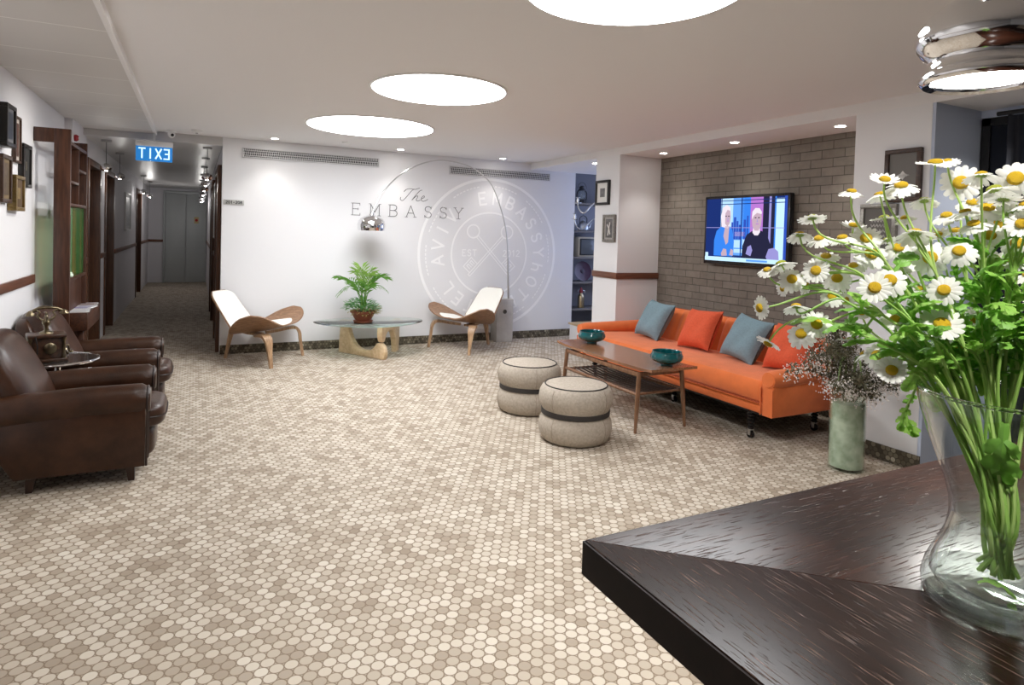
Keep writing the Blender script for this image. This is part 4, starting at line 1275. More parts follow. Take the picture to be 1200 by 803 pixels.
for s in (-1, 1):
    nm = 'arm'
    m = MB()
    pts, rad = [], []
    for k in range(15):
        u = k/14
        e = min(u/.03, (1-u)/.05, 1)
        pts.append((-.505+.86*u, s*(1.185+.012*(1-u)), .462+.012*u)); rad.append(.066*(.82+.18*math.sin(e*PI/2)))
    m.tube(pts, rad, 22)
    poly_slab(m, [(-.495, .205), (.30, .205), (.40, .40), (.36, .47), (-.50, .47)], lambda a, b, w, s=s: (a, s*(1.187-(.0 if b > .3 else .0))+w, b), .052, .014)
    m.build('arm', ORANGE, t)
    MB().tube([(-.503, s*1.135, .21), (-.507, s*1.135, .40)], .006, 8).tube([(-.503, s*1.236, .21), (-.507, s*1.236, .40)], .006, 8).build('arm_piping', ORANGE, t)
    MB().lathe([(0, 0), (.05, 0), (.045, .006), (0, .008)], 24, Matrix.Translation((-.502, s*1.197, .462)) @ Matrix.Rotation(-PI/2, 4, 'Y')).build('scroll_cap', ORANGE, t)
MB().tube([(-.497, y, .288) for y in (-1.12, 0, 1.12)], .005, 6).build('seam', OSEAM, t)
SPOOL = mat('black_lacquer', (.014, .011, .010), .25)
for x, y in ((-.44, -1.0), (-.44, 1.0), (-.30, -.02), (.16, -1.06), (.16, 1.06)):
    T = Matrix.Translation((x, y, 0))
    prof = [(0, .058)]
    for k in range(6):
        z = .06+k*.0235
        prof += [(.014, z), (.022+.002*k, z+.007), (.022+.002*k, z+.015), (.014, z+.0225)]
    prof += [(.03, .203), (0, .203)]
    lg = MB().lathe(prof, 18, T).build('leg', SPOOL, t)
    m = MB().cyl((x-.012, y, .026), (x+.012, y, .026), .026, seg=20)
    m.build('caster_wheel', SPOOL, lg)
    m = MB().box(x-.019, x-.014, y-.012, y+.012, .02, .06, .002).box(x+.014, x+.019, y-.012, y+.012, .02, .06, .002).box(x-.019, x+.019, y-.014, y+.014, .055, .064, .002)
    m.build('caster_fork', STEEL, lg)

# throw pillows
BLUEF = mat('blue_linen', (.20, .30, .35), .85, noise=.22, nscale=70, bump=.3, bscale=500)
CORAL = mat('coral_linen', (.70, .105, .04), .85, noise=.2, nscale=70, bump=.3, bscale=500)
def pillow(label, y, m_, yaw, roll, s=.198, x=4.085, z=.612, lean=29):
    t = MB()
    def f(u, v, sg):
        a, b = u*2-1, v*2-1
        k = 1-.09*(1-a*a)*abs(b)**3-0
        k2 = 1-.09*(1-b*b)*abs(a)**3
        th = .078*max(0, (1-a**4))**.6*max(0, (1-b**4))**.6+.004
        wr = .006*math.sin(a*7+b*3)*(1-a*a)*(1-b*b)
        return (-(th+wr)*sg, a*s*k2, b*s*k)
    t.grid(lambda u, v: f(u, v, 1), 23, 23)
    t.grid(lambda u, v: f(u, v, -1), 23, 23)
    o = t.build('throw_pillow', m_)
    o.location = (x, y, z)
    o.rotation_euler = (Matrix.Rotation(R(yaw), 3, 'Z') @ Matrix.Rotation(R(lean), 3, 'Y') @ Matrix.Rotation(R(roll), 3, 'X')).to_euler()
    return tag(o, label, 'pillow', 'pillows on the sofa')
pillow('blue throw pillow at the far end of the sofa, beside the arm', 4.95, BLUEF, -4, 3)
pillow('coral throw pillow between the two blue ones', 4.32, CORAL, 0, -3, s=.193)
pillow('blue throw pillow between the two coral ones', 3.78, BLUEF, -4, 6)
pillow('coral throw pillow at the near sofa end, half behind daisies', 3.34, CORAL, 0, -3, s=.193)

# ================================================================== television
t = thing('television', 'flat television with a lit talk show picture on the brick wall', 'television', (4.64, 4.30, 1.185))
bz = mat('tv_bezel', (.012, .012, .014), .25)
MB().box(-.085, -.03, -.505, .505, 0, .662, .008).build('casing', bz, t)
MB().box(-.03, -.002, -.2, .2, .18, .48, .004).build('wall_bracket', BLACK, t)
def scr(c, s=.62): return emat('screen_%.2f_%.2f_%.2f' % c, c, s)
SM = [scr((.012, .03, .16)), scr((.12, .34, .85)), scr((.45, .70, 1.0)), scr((.03, .08, .45)), scr((.45, .18, .60)), scr((.02, .02, .05)), scr((.04, .22, .80)), scr((.52, .38, .46)), scr((.80, .72, .80)), scr((.55, .80, 1.)), scr((.30, .28, .62))]
m = MB()
# screen coordinates: a 0..1 across (left to right seen from the room), b 0..1 up
def P_(a, b, l): return (-.0852-.0004*l, .48-a*.96, .036+b*.60)
def poly(pts, mi, l):
    n = len(pts)
    m.add([P_(a, b, l) for a, b in pts], [tuple(range(n))], mi, None, False)
def rect(a0, a1, b0, b1, mi, l): poly([(a0, b0), (a1, b0), (a1, b1), (a0, b1)], mi, l)
rect(0, 1, 0, 1, 0, 0)
rect(.20, .50, .10, 1, 1, 1); rect(.20, .36, .55, 1, 2, 2); rect(.47, .58, .12, 1, 6, 1); rect(.58, .73, .35, 1, 4, 1); rect(.73, .87, .2, 1, 5, 1)
rect(.88, .97, .05, .97, 9, 1); rect(.97, 1, 0, 1, 3, 1); rect(.80, .825, .3, 1, 10, 2); rect(.865, .88, .05, 1, 6, 2)
for a, w, h in ((.345, .025, .62), (.375, .03, .70), (.41, .025, .64), (.50, .03, .66), (.54, .02, .72), (.44, .03, .58)):
    rect(a, a+w, .35, h, 3, 3)
rect(.385, .46, .22, .34, 2, 3); rect(.49, .53, .22, .36, 2, 3); rect(.39, .52, .40, .47, 10, 3); rect(.385, .53, .14, .2, 2, 3)
for b in (.90, .955): rect(.20, .98, b, b+.012, 0, 4)
rect(.0, .98, .53, .54, 10, 4); rect(.205, .215, .1, 1, 0, 4); rect(.465, .478, .1, 1, 0, 4)
# presenter in a blue jacket
poly([(.12, .08), (.12, .33), (.15, .48), (.21, .55), (.30, .56), (.36, .50), (.385, .3), (.37, .08)], 6, 5)
poly([(.245, .40), (.265, .56), (.32, .56), (.31, .30), (.28, .26)], 7, 6)
poly([(.215, .55), (.205, .72), (.225, .85), (.275, .90), (.325, .86), (.335, .75), (.325, .56), (.30, .52)], 8, 6)
poly([(.262, .60), (.262, .76), (.29, .82), (.325, .80), (.335, .70), (.325, .61), (.295, .55)], 7, 7)
poly([(.22, .12), (.25, .20), (.29, .19), (.30, .09), (.23, .08)], 7, 7); poly([(.33, .10), (.35, .2), (.38, .18), (.38, .09)], 7, 7)
for a, b in ((.272, .715), (.308, .715)): rect(a-.008, a+.010, b-.006, b+.010, 5, 8)
rect(.285, .312, .635, .647, 4, 8); poly([(.292, .66), (.304, .66), (.298, .71)], 10, 8)
# presenter in black
poly([(.49, .06), (.495, .25), (.54, .42), (.60, .48), (.72, .49), (.79, .42), (.84, .25), (.84, .06)], 5, 5)
poly([(.615, .46), (.64, .42), (.68, .42), (.705, .47), (.70, .53), (.62, .53)], 8, 6)
poly([(.61, .56), (.60, .70), (.62, .79), (.665, .82), (.71, .78), (.72, .68), (.71, .56), (.685, .49), (.64, .49)], 7, 7)
poly([(.60, .66), (.605, .78), (.64, .835), (.69, .83), (.72, .77), (.715, .74), (.66, .76), (.625, .72)], 8, 8)
for a, b in ((.645, .685), (.685, .685)): rect(a-.009, a+.011, b-.006, b+.010, 5, 9)
rect(.652, .685, .585, .598, 4, 9); poly([(.66, .62), (.674, .62), (.667, .68)], 10, 9)
poly([(.54, .13), (.56, .24), (.60, .27), (.62, .19), (.60, .10)], 10, 7)
poly([(.78, .10), (.81, .22), (.87, .24), (.92, .19), (.93, .06), (.80, .05)], 10, 7)
rect(0, .97, .0, .065, 9, 9); rect(.005, .045, .0, .13, 9, 9); rect(.55, .80, .015, .045, 1, 10)
m.build('screen', SM, t)

# ================================================================== plinth and niche shelf
t = thing('plinth', 'low white plinth with pale wooden top beside the pillar', 'plinth', (4.9, 6.66, 0))
MB().box(-.35, .5, -.60, .61, 0, .225, .002).build('body', WHITE, t)
MB().box(-.365, .5, -.60, .63, .225, .25, .003).build('wooden_top', woodmat('pale_oak', (.45, .32, .18), (.62, .47, .29), (9, .8, 9), .45, 5), t)
SHB = mat('niche_shelf_paint', (.20, .19, .19), .7)
t = thing('niche_shelving', 'dark built-in shelves in the niche right of the back wall', 'shelving', (5.4, 7.85, 0))
for z in (.14, .37, .76, 1.12, 1.50, 1.90):
    MB().box(-.585, .7, -.16, .195, z-.025, z, .002).build('shelf', SHB, t)
METAL = mat('old_iron', (.06, .06, .065), .45, .7)
SILV = mat('silver_metal', (.72, .72, .70), .25, 1.)
t = thing('oil_lantern', 'dark old oil lantern on the top niche shelf', 'lantern', (5.02, 7.80, 1.9005))
MB().lathe([(0, 0), (.06, 0), (.065, .02), (.06, .045), (.03, .055), (0, .055)], 24).build('tank', METAL, t)
MB().lathe([(.032, .055), (.05, .09), (.055, .13), (.04, .175), (.034, .18), (.038, .175), (.052, .13), (.047, .09), (.03, .058)], 24).build('glass_chimney', GLASS, t)
MB().lathe([(0, .18), (.05, .18), (.055, .195), (.035, .21), (.04, .235), (.02, .25), (0, .25)], 24).build('cap', METAL, t)
for s in (-1, 1):
    MB().tube(smooth([(s*.055, 0, .03), (s*.08, 0, .07), (s*.08, 0, .15), (s*.05, 0, .19)], 4), .008, 8).build('side_tube', METAL, t)
MB().tube([(.075*math.cos(R(a)), 0, .21+.09*math.sin(R(a))) for a in range(0, 181, 15)], .003, 6).build('handle', METAL, t)
t = thing('kettle', 'grey metal kettle with dark handle on the niche shelf', 'kettle', (5.06, 7.80, 1.5005))
PEW = mat('pewter', (.42, .44, .46), .35, .9)
MB().lathe([(0, 0), (.075, 0), (.082, .01), (.08, .06), (.065, .10), (.045, .12), (.04, .125), (0, .127)], 28).build('body', PEW, t)
MB().lathe([(0, .125), (.042, .126), (.03, .142), (.012, .146), (.014, .16), (0, .165)], 24).build('lid', PEW, t)
MB().tube(smooth([(.07, 0, .04), (.11, 0, .06), (.12, 0, .10), (.14, 0, .115)], 4), [.016]*4+[.013]*4+[.01]*5, 10).build('spout', PEW, t)
MB().tube(smooth([(-.055, 0, .10), (-.06, 0, .18), (0, 0, .22), (.06, 0, .18), (.055, 0, .10)], 5), .006, 8).build('handle', METAL, t)
t = thing('old_television', 'small old television set with beige frame on the niche shelf', 'television', (5.12, 7.83, 1.1205))
MB().box(-.19, .19, -.12, .16, 0, .29, .012).build('cabinet', mat('tv_beige', (.40, .36, .28), .5), t)
MB().box(-.165, .165, -.127, -.118, .025, .265, .006).build('bezel', BLACK, t)
def crt(u, v):
    a, b = u*2-1, v*2-1
    return (a*.145, -.131-.018*(1-a*a)*(1-b*b), .145+b*.105)
MB().grid(crt, 15, 13).build('screen', mat('crt_glass', (.10, .11, .12), .15), t)
t = thing('round_plate', 'dark plum round plate standing on the niche shelf', 'plate', (5.09, 7.83, .7605))
T = Matrix.Translation((0, 0, .145)) @ Matrix.Rotation(R(80), 4, 'X')
MB().lathe([(0, 0), (.09, .002), (.14, .016), (.145, .018), (.14, .012), (.09, -.008), (0, -.008)], 40, T).build('dish', mat('plum_enamel', (.055, .02, .04), .35), t)
MB().box(-.05, .05, -.03, .06, 0, .012, .003).build('stand', BLACK, t)
MB().lathe([(0, .0), (.03, .0), (.03, .008), (0, .01)], 20, T).build('centre_boss', mat('plum_dark', (.03, .012, .022), .3), t)
t = thing('soda_siphon', 'brass coloured soda siphon with red head on the niche shelf', 'siphon', (5.06, 7.80, .3705))
MB().lathe([(0, 0), (.048, 0), (.05, .01), (.05, .15), (.04, .185), (.022, .205), (.02, .22), (0, .22)], 24).build('bottle', mat('siphon_brass', (.45, .36, .22), .3, 1.), t)
MB().lathe([(0, .22), (.024, .22), (.026, .245), (.018, .27), (.012, .30), (0, .305)], 18).build('head', mat('siphon_red', (.28, .03, .05), .35), t)
MB().tube(smooth([(.015, 0, .25), (.05, 0, .255), (.065, 0, .235), (.066, 0, .215)], 4), .006, 8).build('nozzle', SILV, t)
MB().tube([(-.01, 0, .275), (-.05, 0, .262), (-.06, 0, .235)], .006, 8).build('lever', SILV, t)
# chandelier in front of the niche
t = thing('chandelier', 'silver chandelier with curled arms, half hidden behind the pillar', 'chandelier', (4.80, 7.00, 0))
MB().cyl((0, 0, 2.0), (0, 0, 2.305), .008, seg=10).build('rod', SILV, t)
MB().lathe([(0, 1.42), (.02, 1.44), (.035, 1.5), (.02, 1.56), (.03, 1.64), (.014, 1.74), (.03, 1.84), (.016, 1.92), (.01, 2.0), (0, 2.0)], 20).build('stem', SILV, t)
MB().lathe([(0, 2.27), (.05, 2.275), (.06, 2.308), (0, 2.308)], 20).build('ceiling_rose', SILV, t)
for k in range(6):
    az = R(178+60*k)
    zz = 1.70 if k % 2 == 0 else 1.92
    ra = .385 if k % 2 == 0 else .30
    if k % 2: az = R(178+60*k-95)
    c, s = math.cos(az), math.sin(az)
    pl_ = smooth([(0, zz-.06), (ra*.22, zz-.03), (ra*.45, zz-.10), (ra*.72, zz-.17), (ra*.93, zz-.12), (ra, zz-.06)], 5)if False else smooth([(r_*c, r_*s, z_) for r_, z_ in [(0, zz-.10), (ra*.2, zz-.05), (ra*.42, zz-.10), (ra*.70, zz-.19), (ra*.92, zz-.15), (ra, zz-.07)]], 6)
    a_ = MB().tube(pl_, .0085, 8).build('arm', SILV, t)
    T = Matrix.Translation((ra*c, ra*s, zz-.07))
    MB().lathe([(0, 0), (.02, .002), (.05, .012), (.052, .016), (.02, .012), (.016, .03), (.02, .05), (.018, .055), (0, .055)], 20, T).lathe([(.012, .05), (.013, .075), (.03, .082), (.032, .086), (.014, .084), (0, .084)], 16, T).build('candle_cup', SILV, a_)

# dark curtain in the window bay
CURT = mat('navy_curtain', (.014, .016, .026), .75, bump=.2, bscale=60)
t = thing('curtain', 'dark navy full length curtain in the window bay', 'curtain', (4.50, 1.1, 0))
def cur(u, v):
    y = 1.06-2.2*u
    z = .03+v*2.22
    return (.028*math.sin(u*PI*27)+.012*math.sin(u*61), y, z)
MB().sheet(cur, 220, 5, .006).build('cloth', CURT, t)
MB().cyl((0, 1.12, 2.262), (0, -1.2, 2.262), .014, seg=12).build('rod', BLACK, t)
# ================================================================== reception counter
WEN_A = woodmat('wenge_along', (.007, .0026, .0016), (.019, .0075, .0042), (14, .7, 14), .26, 7, pores=(.12, .08, .066), lo=.3, hi=.7, spec=.14)
WEN_B = woodmat('wenge_across', (.010, .0033, .0018), (.032, .0105, .0055), (.7, 14, 14), .26, 7, pores=(.055, .026, .017), lo=.3, hi=.7, spec=.14)
WEN_E = mat('wenge_edge', (.012, .006, .0045), .5, spec=.15, noise=.4, nscale=30)
t = thing('reception_counter', 'dark wenge counter with mitred top in the foreground', 'counter', (.37, .551, 0))
def slab(m, pts, z0, z1, bev):
    bm = bmesh.new()
    vs = [bm.verts.new((x-.37, y-.551, z0)) for x, y in pts]
    f = bm.faces.new(vs)
    e = bmesh.ops.extrude_face_region(bm, geom=[f])
    for v in e['geom']:
        if isinstance(v, bmesh.types.BMVert): v.co.z = z1
    bmesh.ops.recalc_face_normals(bm, faces=bm.faces[:])
    if bev: bmesh.ops.bevel(bm, geom=bm.edges[:], offset=bev, segments=2, profile=.5, affect='EDGES')
    m.bm(bm)
slope = (.339-.551)/(.61-.37)
m = MB(); slab(m, [(.372, .551), (1.07, .551+slope*.70), (1.07, -1.2), (.372, -1.2)], 1.066, 1.10, .0011)
m.build('top_board', WEN_A, t)
m = MB(); slab(m, [(.372, .5512), (1.07, .5512+slope*.70), (2.3, .5512+slope*.70), (2.3, .5512)], 1.066, 1.10, .0011)
m.build('top_board', WEN_B, t)
MB().box(.0-.0005, .002, -1.75, -.002, 1.0635, 1.0985).box(.0, 1.93, -.002, .0012, 1.0636, 1.0984).build('edge_band', WEN_E, t)
MB().box(.36, .66, -1.7, -.72, .02, 1.066, .004).box(.66, 1.9, -1.02, -.72, .02, 1.0659, .004).build('body', WEN_E, t)
MB().box(.38, .65, -1.68, -.74, 0, .02).box(.65, 1.88, -1.0, -.74, 0, .0199).build('plinth', BLACK, t)

def mixglass(name, c, ior, k, rough=0.):
    m = bpy.data.materials.new(name); m.use_nodes = True
    nt = m.node_tree; nt.nodes.clear()
    o = N(nt, 'ShaderNodeOutputMaterial'); g = N(nt, 'ShaderNodeBsdfGlass'); tr = N(nt, 'ShaderNodeBsdfTransparent'); mx = N(nt, 'ShaderNodeMixShader')
    g.inputs['Color'].default_value = (*c, 1); g.inputs['IOR'].default_value = ior; g.inputs['Roughness'].default_value = rough
    tr.inputs[0].default_value = (*c, 1); mx.inputs[0].default_value = k
    nt.links.new(g.outputs[0], mx.inputs[1]); nt.links.new(tr.outputs[0], mx.inputs[2]); nt.links.new(mx.outputs[0], o.inputs[0])
    MATS[name] = m
    return m
def thinglass(name, c, ior):
    m = bpy.data.materials.new(name); m.use_nodes = True
    nt = m.node_tree; nt.nodes.clear()
    o = N(nt, 'ShaderNodeOutputMaterial'); g = N(nt, 'ShaderNodeBsdfGlossy'); tr = N(nt, 'ShaderNodeBsdfTransparent'); mx = N(nt, 'ShaderNodeMixShader'); fr = N(nt, 'ShaderNodeLayerWeight'); fr.inputs['Blend'].default_value = .5
    pw = N(nt, 'ShaderNodeMath', operation='POWER'); pw.inputs[1].default_value = 3.5; nt.links.new(fr.outputs['Facing'], pw.inputs[0])
    sc = N(nt, 'ShaderNodeMath', operation='MULTIPLY_ADD'); sc.inputs[1].default_value = .9; sc.inputs[2].default_value = ((ior-1)/(ior+1))**2; nt.links.new(pw.outputs[0], sc.inputs[0])
    g.inputs['Roughness'].default_value = .02; g.inputs['Color'].default_value = (1, 1, 1, 1)
    tr.inputs[0].default_value = (*c, 1)
    nt.links.new(sc.outputs[0], mx.inputs[0]); nt.links.new(tr.outputs[0], mx.inputs[1]); nt.links.new(g.outputs[0], mx.inputs[2]); nt.links.new(mx.outputs[0], o.inputs[0])
    MATS[name] = m
    return m
# ------------------------------------------------------------------ clear vase of daisies
vc = on(1168, 690, 2, 1.10); dv = Vector((vc.x, vc.y, 0)).normalized()*.712
VX, VY = dv.x, dv.y
t = thing('glass_vase', 'clear waisted glass vase of daisies on the dark counter', 'vase', (VX, VY, 1.1002))
outer = [(.0, 0), (.050, 0), (.0565, .003), (.058, .014), (.055, .028), (.047, .046), (.0405, .062), (.038, .076), (.0385, .09), (.043, .108), (.050, .128), (.058, .15), (.064, .170), (.067, .182), (.0675, .190)]
inner = [(.0645, .190), (.064, .182), (.061, .170), (.055, .15), (.047, .128), (.040, .108), (.0355, .09), (.035, .076), (.0375, .062), (.044, .047), (.050, .032), (.051, .022), (.045, .013), (.02, .011), (0, .011)]
MB().tube([(.066*math.cos(2*PI*k/72), .066*math.sin(2*PI*k/72), .1895) for k in range(72)], .0019, 8, closed=True).build('rim', mat('rim_glass', (.95, .98, .97), .02, trans=1., ior=1.45), t)
VG = thinglass('vase_glass', (.97, .99, .98), 1.5)
MB().lathe(outer+inner, 72).build('body', VG, t, angle=80)
MB().lathe([(0, .0008), (.0495, .0008), (.0555, .004), (.0568, .014), (.0545, .022), (.0515, .0215), (.0455, .0125), (.02, .0105), (0, .0105)], 72).build('thick_base', mixglass('thick_glass', (.97, .99, .98), 1.45, .7), t, angle=80)
WATER = thinglass('water', (.98, .99, .985), 1.33)
wp = [(0, .0114), (.02, .0114), (.0445, .0134), (.0505, .0222), (.0496, .032), (.0436, .047), (.0371, .062), (.0346, .076), (.0347, .080), (0, .080)]
MB().lathe(wp, 64).build('water', WATER, t, angle=60)

PETAL = leafmat('white_petal', (.90, .90, .87), .35)
YELL = mat('yellow_centre', (.78, .50, .015), .7, bump=.6, bscale=900)
YELG = mat('green_centre', (.48, .52, .06), .7, bump=.6, bscale=900)
STEM = leafmat('fresh_stem', (.55, .74, .24), .35)
STEMD = leafmat('deep_stem', (.36, .60, .13), .3)
LEAF = leafmat('bright_leaf', (.38, .66, .13), .45)
LEAFD = leafmat('mid_leaf', (.26, .54, .09), .4)
fr_ = random.Random(11)
def petal_mesh(n, cup, seed):
    r_ = random.Random(seed)
    m = MB()
    for k in range(n):
        a = 2*PI*k/n+r_.uniform(-.06, .06)
        L_ = r_.uniform(.92, 1.05); w = r_.uniform(.17, .21)*13/n*1.05
        dz = r_.uniform(-.06, .06)
        c, s = math.cos(a), math.sin(a)
        rows = []
        for i, (u, ww) in enumerate(((.30, .45), (.5, .85), (.75, 1.0), (.93, .78), (1.0, .38))):
            r = u*L_
            z = cup*(u-.3)**1.5*1.1+dz*u-.05
            rows.append([(r*c-j*w*ww*s, r*s+j*w*ww*c, z-(.05*abs(j)) + (.02 if i == 4 else 0)) for j in (-1, 0, 1)])
        vs = [p for row in rows for p in row]
        fs = []
        for i in range(4):
            for j in range(2):
                b = i*3+j
                fs.append((b, b+1, b+4, b+3))
        m.add(vs, fs)
    # sepals under the head
    m.lathe([(0, -.16), (.10, -.15), (.30, -.07), (.36, -.04)], 14, mi=1)
    return m
HEADS = []
for n, cup, sd in ((15, -.12, 1), (17, .05, 2), (14, -.5, 3), (16, .22, 4)):
    ob = petal_mesh(n, cup, sd).build('flower_head', [PETAL, STEM])
    HEADS.append(ob.data); bpy.data.objects.remove(ob)
def centre_mesh(mt):
    ob = MB().lathe([(.36, -.04), (.375, .03), (.33, .12), (.22, .18), (.08, .195), (0, .185)], 20).build('flower_centre', mt)
    d = ob.data; bpy.data.objects.remove(ob); return d
CEN = [centre_mesh(YELL), centre_mesh(YELG)]
def leaf_data(name, mt, npair, seed):
    """feverfew leaf: a winged midrib with rounded toothed lobes in pairs"""
    r_ = random.Random(seed)
    m = MB()
    def strip(p0, d, L_, w, curve, rows=7, zt=0.):
        d = d.normalized(); sd = Vector((-d.y, d.x, 0))
        vs = []
        for i in range(rows):
            u = i/(rows-1)
            ww = w*(math.sin(PI*min(1, u*.86+.10))**.7)*(1+.22*math.sin(u*PI*5+1))
            c = p0+d*L_*u+sd*curve*u*u*L_
            zz = .14*math.sin(c.x*PI)-.25*c.x*c.x-.25*abs(c.y)**1.3+zt*u
            for j in (-1, 0, 1):
                q = c+sd*ww*j
                vs.append((q.x, q.y, zz-.03*abs(j)*(1 if j else 0)+.015*math.sin(q.x*23+q.y*17)))
        m.add(vs, [(i*3+j, i*3+j+1, i*3+j+4, i*3+j+3) for i in range(rows-1) for j in (0, 1)])
    strip(Vector((0, 0, 0)), Vector((1, 0, 0)), 1.0, .075, 0, 11)
    for k in range(npair):
        u = .22+.58*k/(npair-1)
        L_ = (.34-.10*abs(k/(npair-1)-.35)*2)*r_.uniform(.9, 1.1)
        for s in (-1, 1):
            an = R(52-18*k/(npair-1))*s
            strip(Vector((u, 0, 0)), Vector((math.cos(an), math.sin(an), 0)), L_, .085, -.15*s, 7)
    strip(Vector((.74, 0, 0)), Vector((1, 0, 0)), .28, .12, 0, 7)
    ob = m.build(name, mt); d = ob.data; bpy.data.objects.remove(ob); return d
LEAVES = [leaf_data('leaf', LEAF, 3, 1), leaf_data('leaf', LEAF, 4, 2), leaf_data('leaf', LEAFD, 4, 3), leaf_data('leaf', LEAFD, 3, 4)]

# heads: where they stand in the bunch (picture x, y), diameter in picture, way they face: f front, u up, b back, l left, r right
HD = [(1150, 205, 36, 'b'), (1176, 233, 38, 'b'), (1140, 237, 34, 'u'), (1202, 240, 36, 'b'), (1160, 276, 34, 'f'), (1184, 304, 32, 'u'), (1131, 248, 32, 'b'), (1098, 275, 30, 'u'), (1072, 303, 28, 'f'), (1166, 304, 30, 'f'), (975, 347, 26, 'f'), (1000, 311, 28, 'u'), (992, 352, 22, 'l'), (1036, 255, 30, 'b'),
      (1096, 190, 40, 'u'), (1110, 189, 26, 'u'), (1126, 214, 42, 'f'), (1190, 209, 44, 'f'), (1056, 217, 38, 'u'), (1031, 228, 32, 'b'), (998, 224, 28, 'u'), (1037, 210, 32, 'u'),
      (1083, 235, 30, 'b'), (952, 255, 32, 'b'), (937, 275, 30, 'b'), (960, 279, 30, 'u'), (987, 278, 30, 'u'), (1000, 264, 28, 'u'), (1015, 279, 34, 'f'), (1021, 297, 38, 'f'),
      (1053, 290, 32, 'f'), (1072, 273, 40, 'b'), (1109, 252, 32, 'u'), (1090, 302, 40, 'f'), (1124, 294, 36, 'f'), (1147, 289, 30, 'f'), (1192, 285, 36, 'f'), (1165, 222, 42, 'b'),
      (1158, 243, 38, 'u'), (1184, 250, 38, 'b'), (1198, 262, 36, 'f'), (1141, 262, 34, 'u'), (968, 300, 30, 'u'), (956, 317, 30, 'f'), (981, 326, 32, 'f'), (928, 327, 30, 'f'),
      (915, 309, 32, 'b'), (899, 316, 24, 'u'), (945, 335, 24, 'r'), (917, 338, 20, 'l'), (890, 361, 28, 'l'), (933, 359, 30, 'b'), (939, 391, 34, 'f'), (957, 380, 34, 'f'),
      (900, 403, 28, 'd'), (1043, 328, 38, 'f'), (1025, 337, 36, 'f'), (1057, 310, 32, 'u'), (1039, 281, 22, 'b'), (1106, 340, 36, 'f'), (1049, 374, 30, 'f'), (1104, 380, 46, 'f'),
      (1144, 374, 34, 'f'), (1126, 405, 34, 'f'), (1155, 400, 30, 'r'), (1028, 416, 32, 'f'), (1045, 434, 34, 'f'), (998, 398, 30, 'b'), (1013, 414, 26, 'b'), (1066, 396, 20, 'l'),
      (1010, 367, 20, 'u'), (1144, 334, 26, 'u'), (1078, 338, 24, 'u'), (1172, 262, 34, 'f'), (1060, 255, 24, 'u'), (1120, 270, 28, 'u'),
      (1226, 235, 38, 'f'), (1250, 268, 38, 'u'), (1232, 312, 38, 'f'), (1275, 330, 36, 'f'), (1216, 352, 34, 'f'), (1300, 372, 36, 'u'), (1248, 396, 34, 'f'), (1205, 322, 30, 'u')]
heads = []
for x, y, d, w in HD:
    dep = .60+(.035*(36-d)/10 if d < 36 else -.02)+fr_.uniform(-.025, .035)+.00012*(1100-x)
    p = at_depth(x, y, dep)
    heads.append((p, d*dep/F_PX/2*1.04, w, x, y))
# sprigs: gather near heads
left = list(range(len(heads)))
left.sort(key=lambda i: heads[i][3])
sprigs = []
while left:
    i = left.pop(0)
    near = sorted(left, key=lambda j: (heads[j][0]-heads[i][0]).length)
    grp = [i]
    for j in near:
        if len(grp) >= 4: break
        if (heads[j][0]-heads[i][0]).length < .058:
            grp.append(j); left.remove(j)
    sprigs.append(grp)
top_c = Vector((VX, VY, 1.29))
sp_i = 0
def place_leaf(name, parent, data, p, d, up, s, roll=0.):
    d = d.normalized()
    sd = up.cross(d)
    sd = sd.normalized() if sd.length > .01 else d.orthogonal().normalized()
    n = d.cross(sd)
    o = bpy.data.objects.new('leaf', data); COL.objects.link(o); o.parent = parent
    o.matrix_local = Matrix.Translation(p) @ Matrix((d, sd, n)).transposed().to_4x4() @ Matrix.Rotation(roll, 4, 'X') @ Matrix.Scale(s, 4)
    return o
camdir = lambda p: (EYE-p).normalized()
rgt = CR
names = []
sprigs.sort(key=lambda g: min(heads[i][3] for i in g))
ordw = 'first second third fourth fifth sixth seventh eighth ninth tenth eleventh twelfth thirteenth fourteenth fifteenth sixteenth seventeenth eighteenth nineteenth twentieth'.split()
ordw += ['twenty-'+w for w in ordw[:9]]+['thirtieth']+['thirty-'+w for w in ordw[:9]]
nums = {1: 'one flower', 2: 'two flowers', 3: 'three flowers', 4: 'four flowers'}
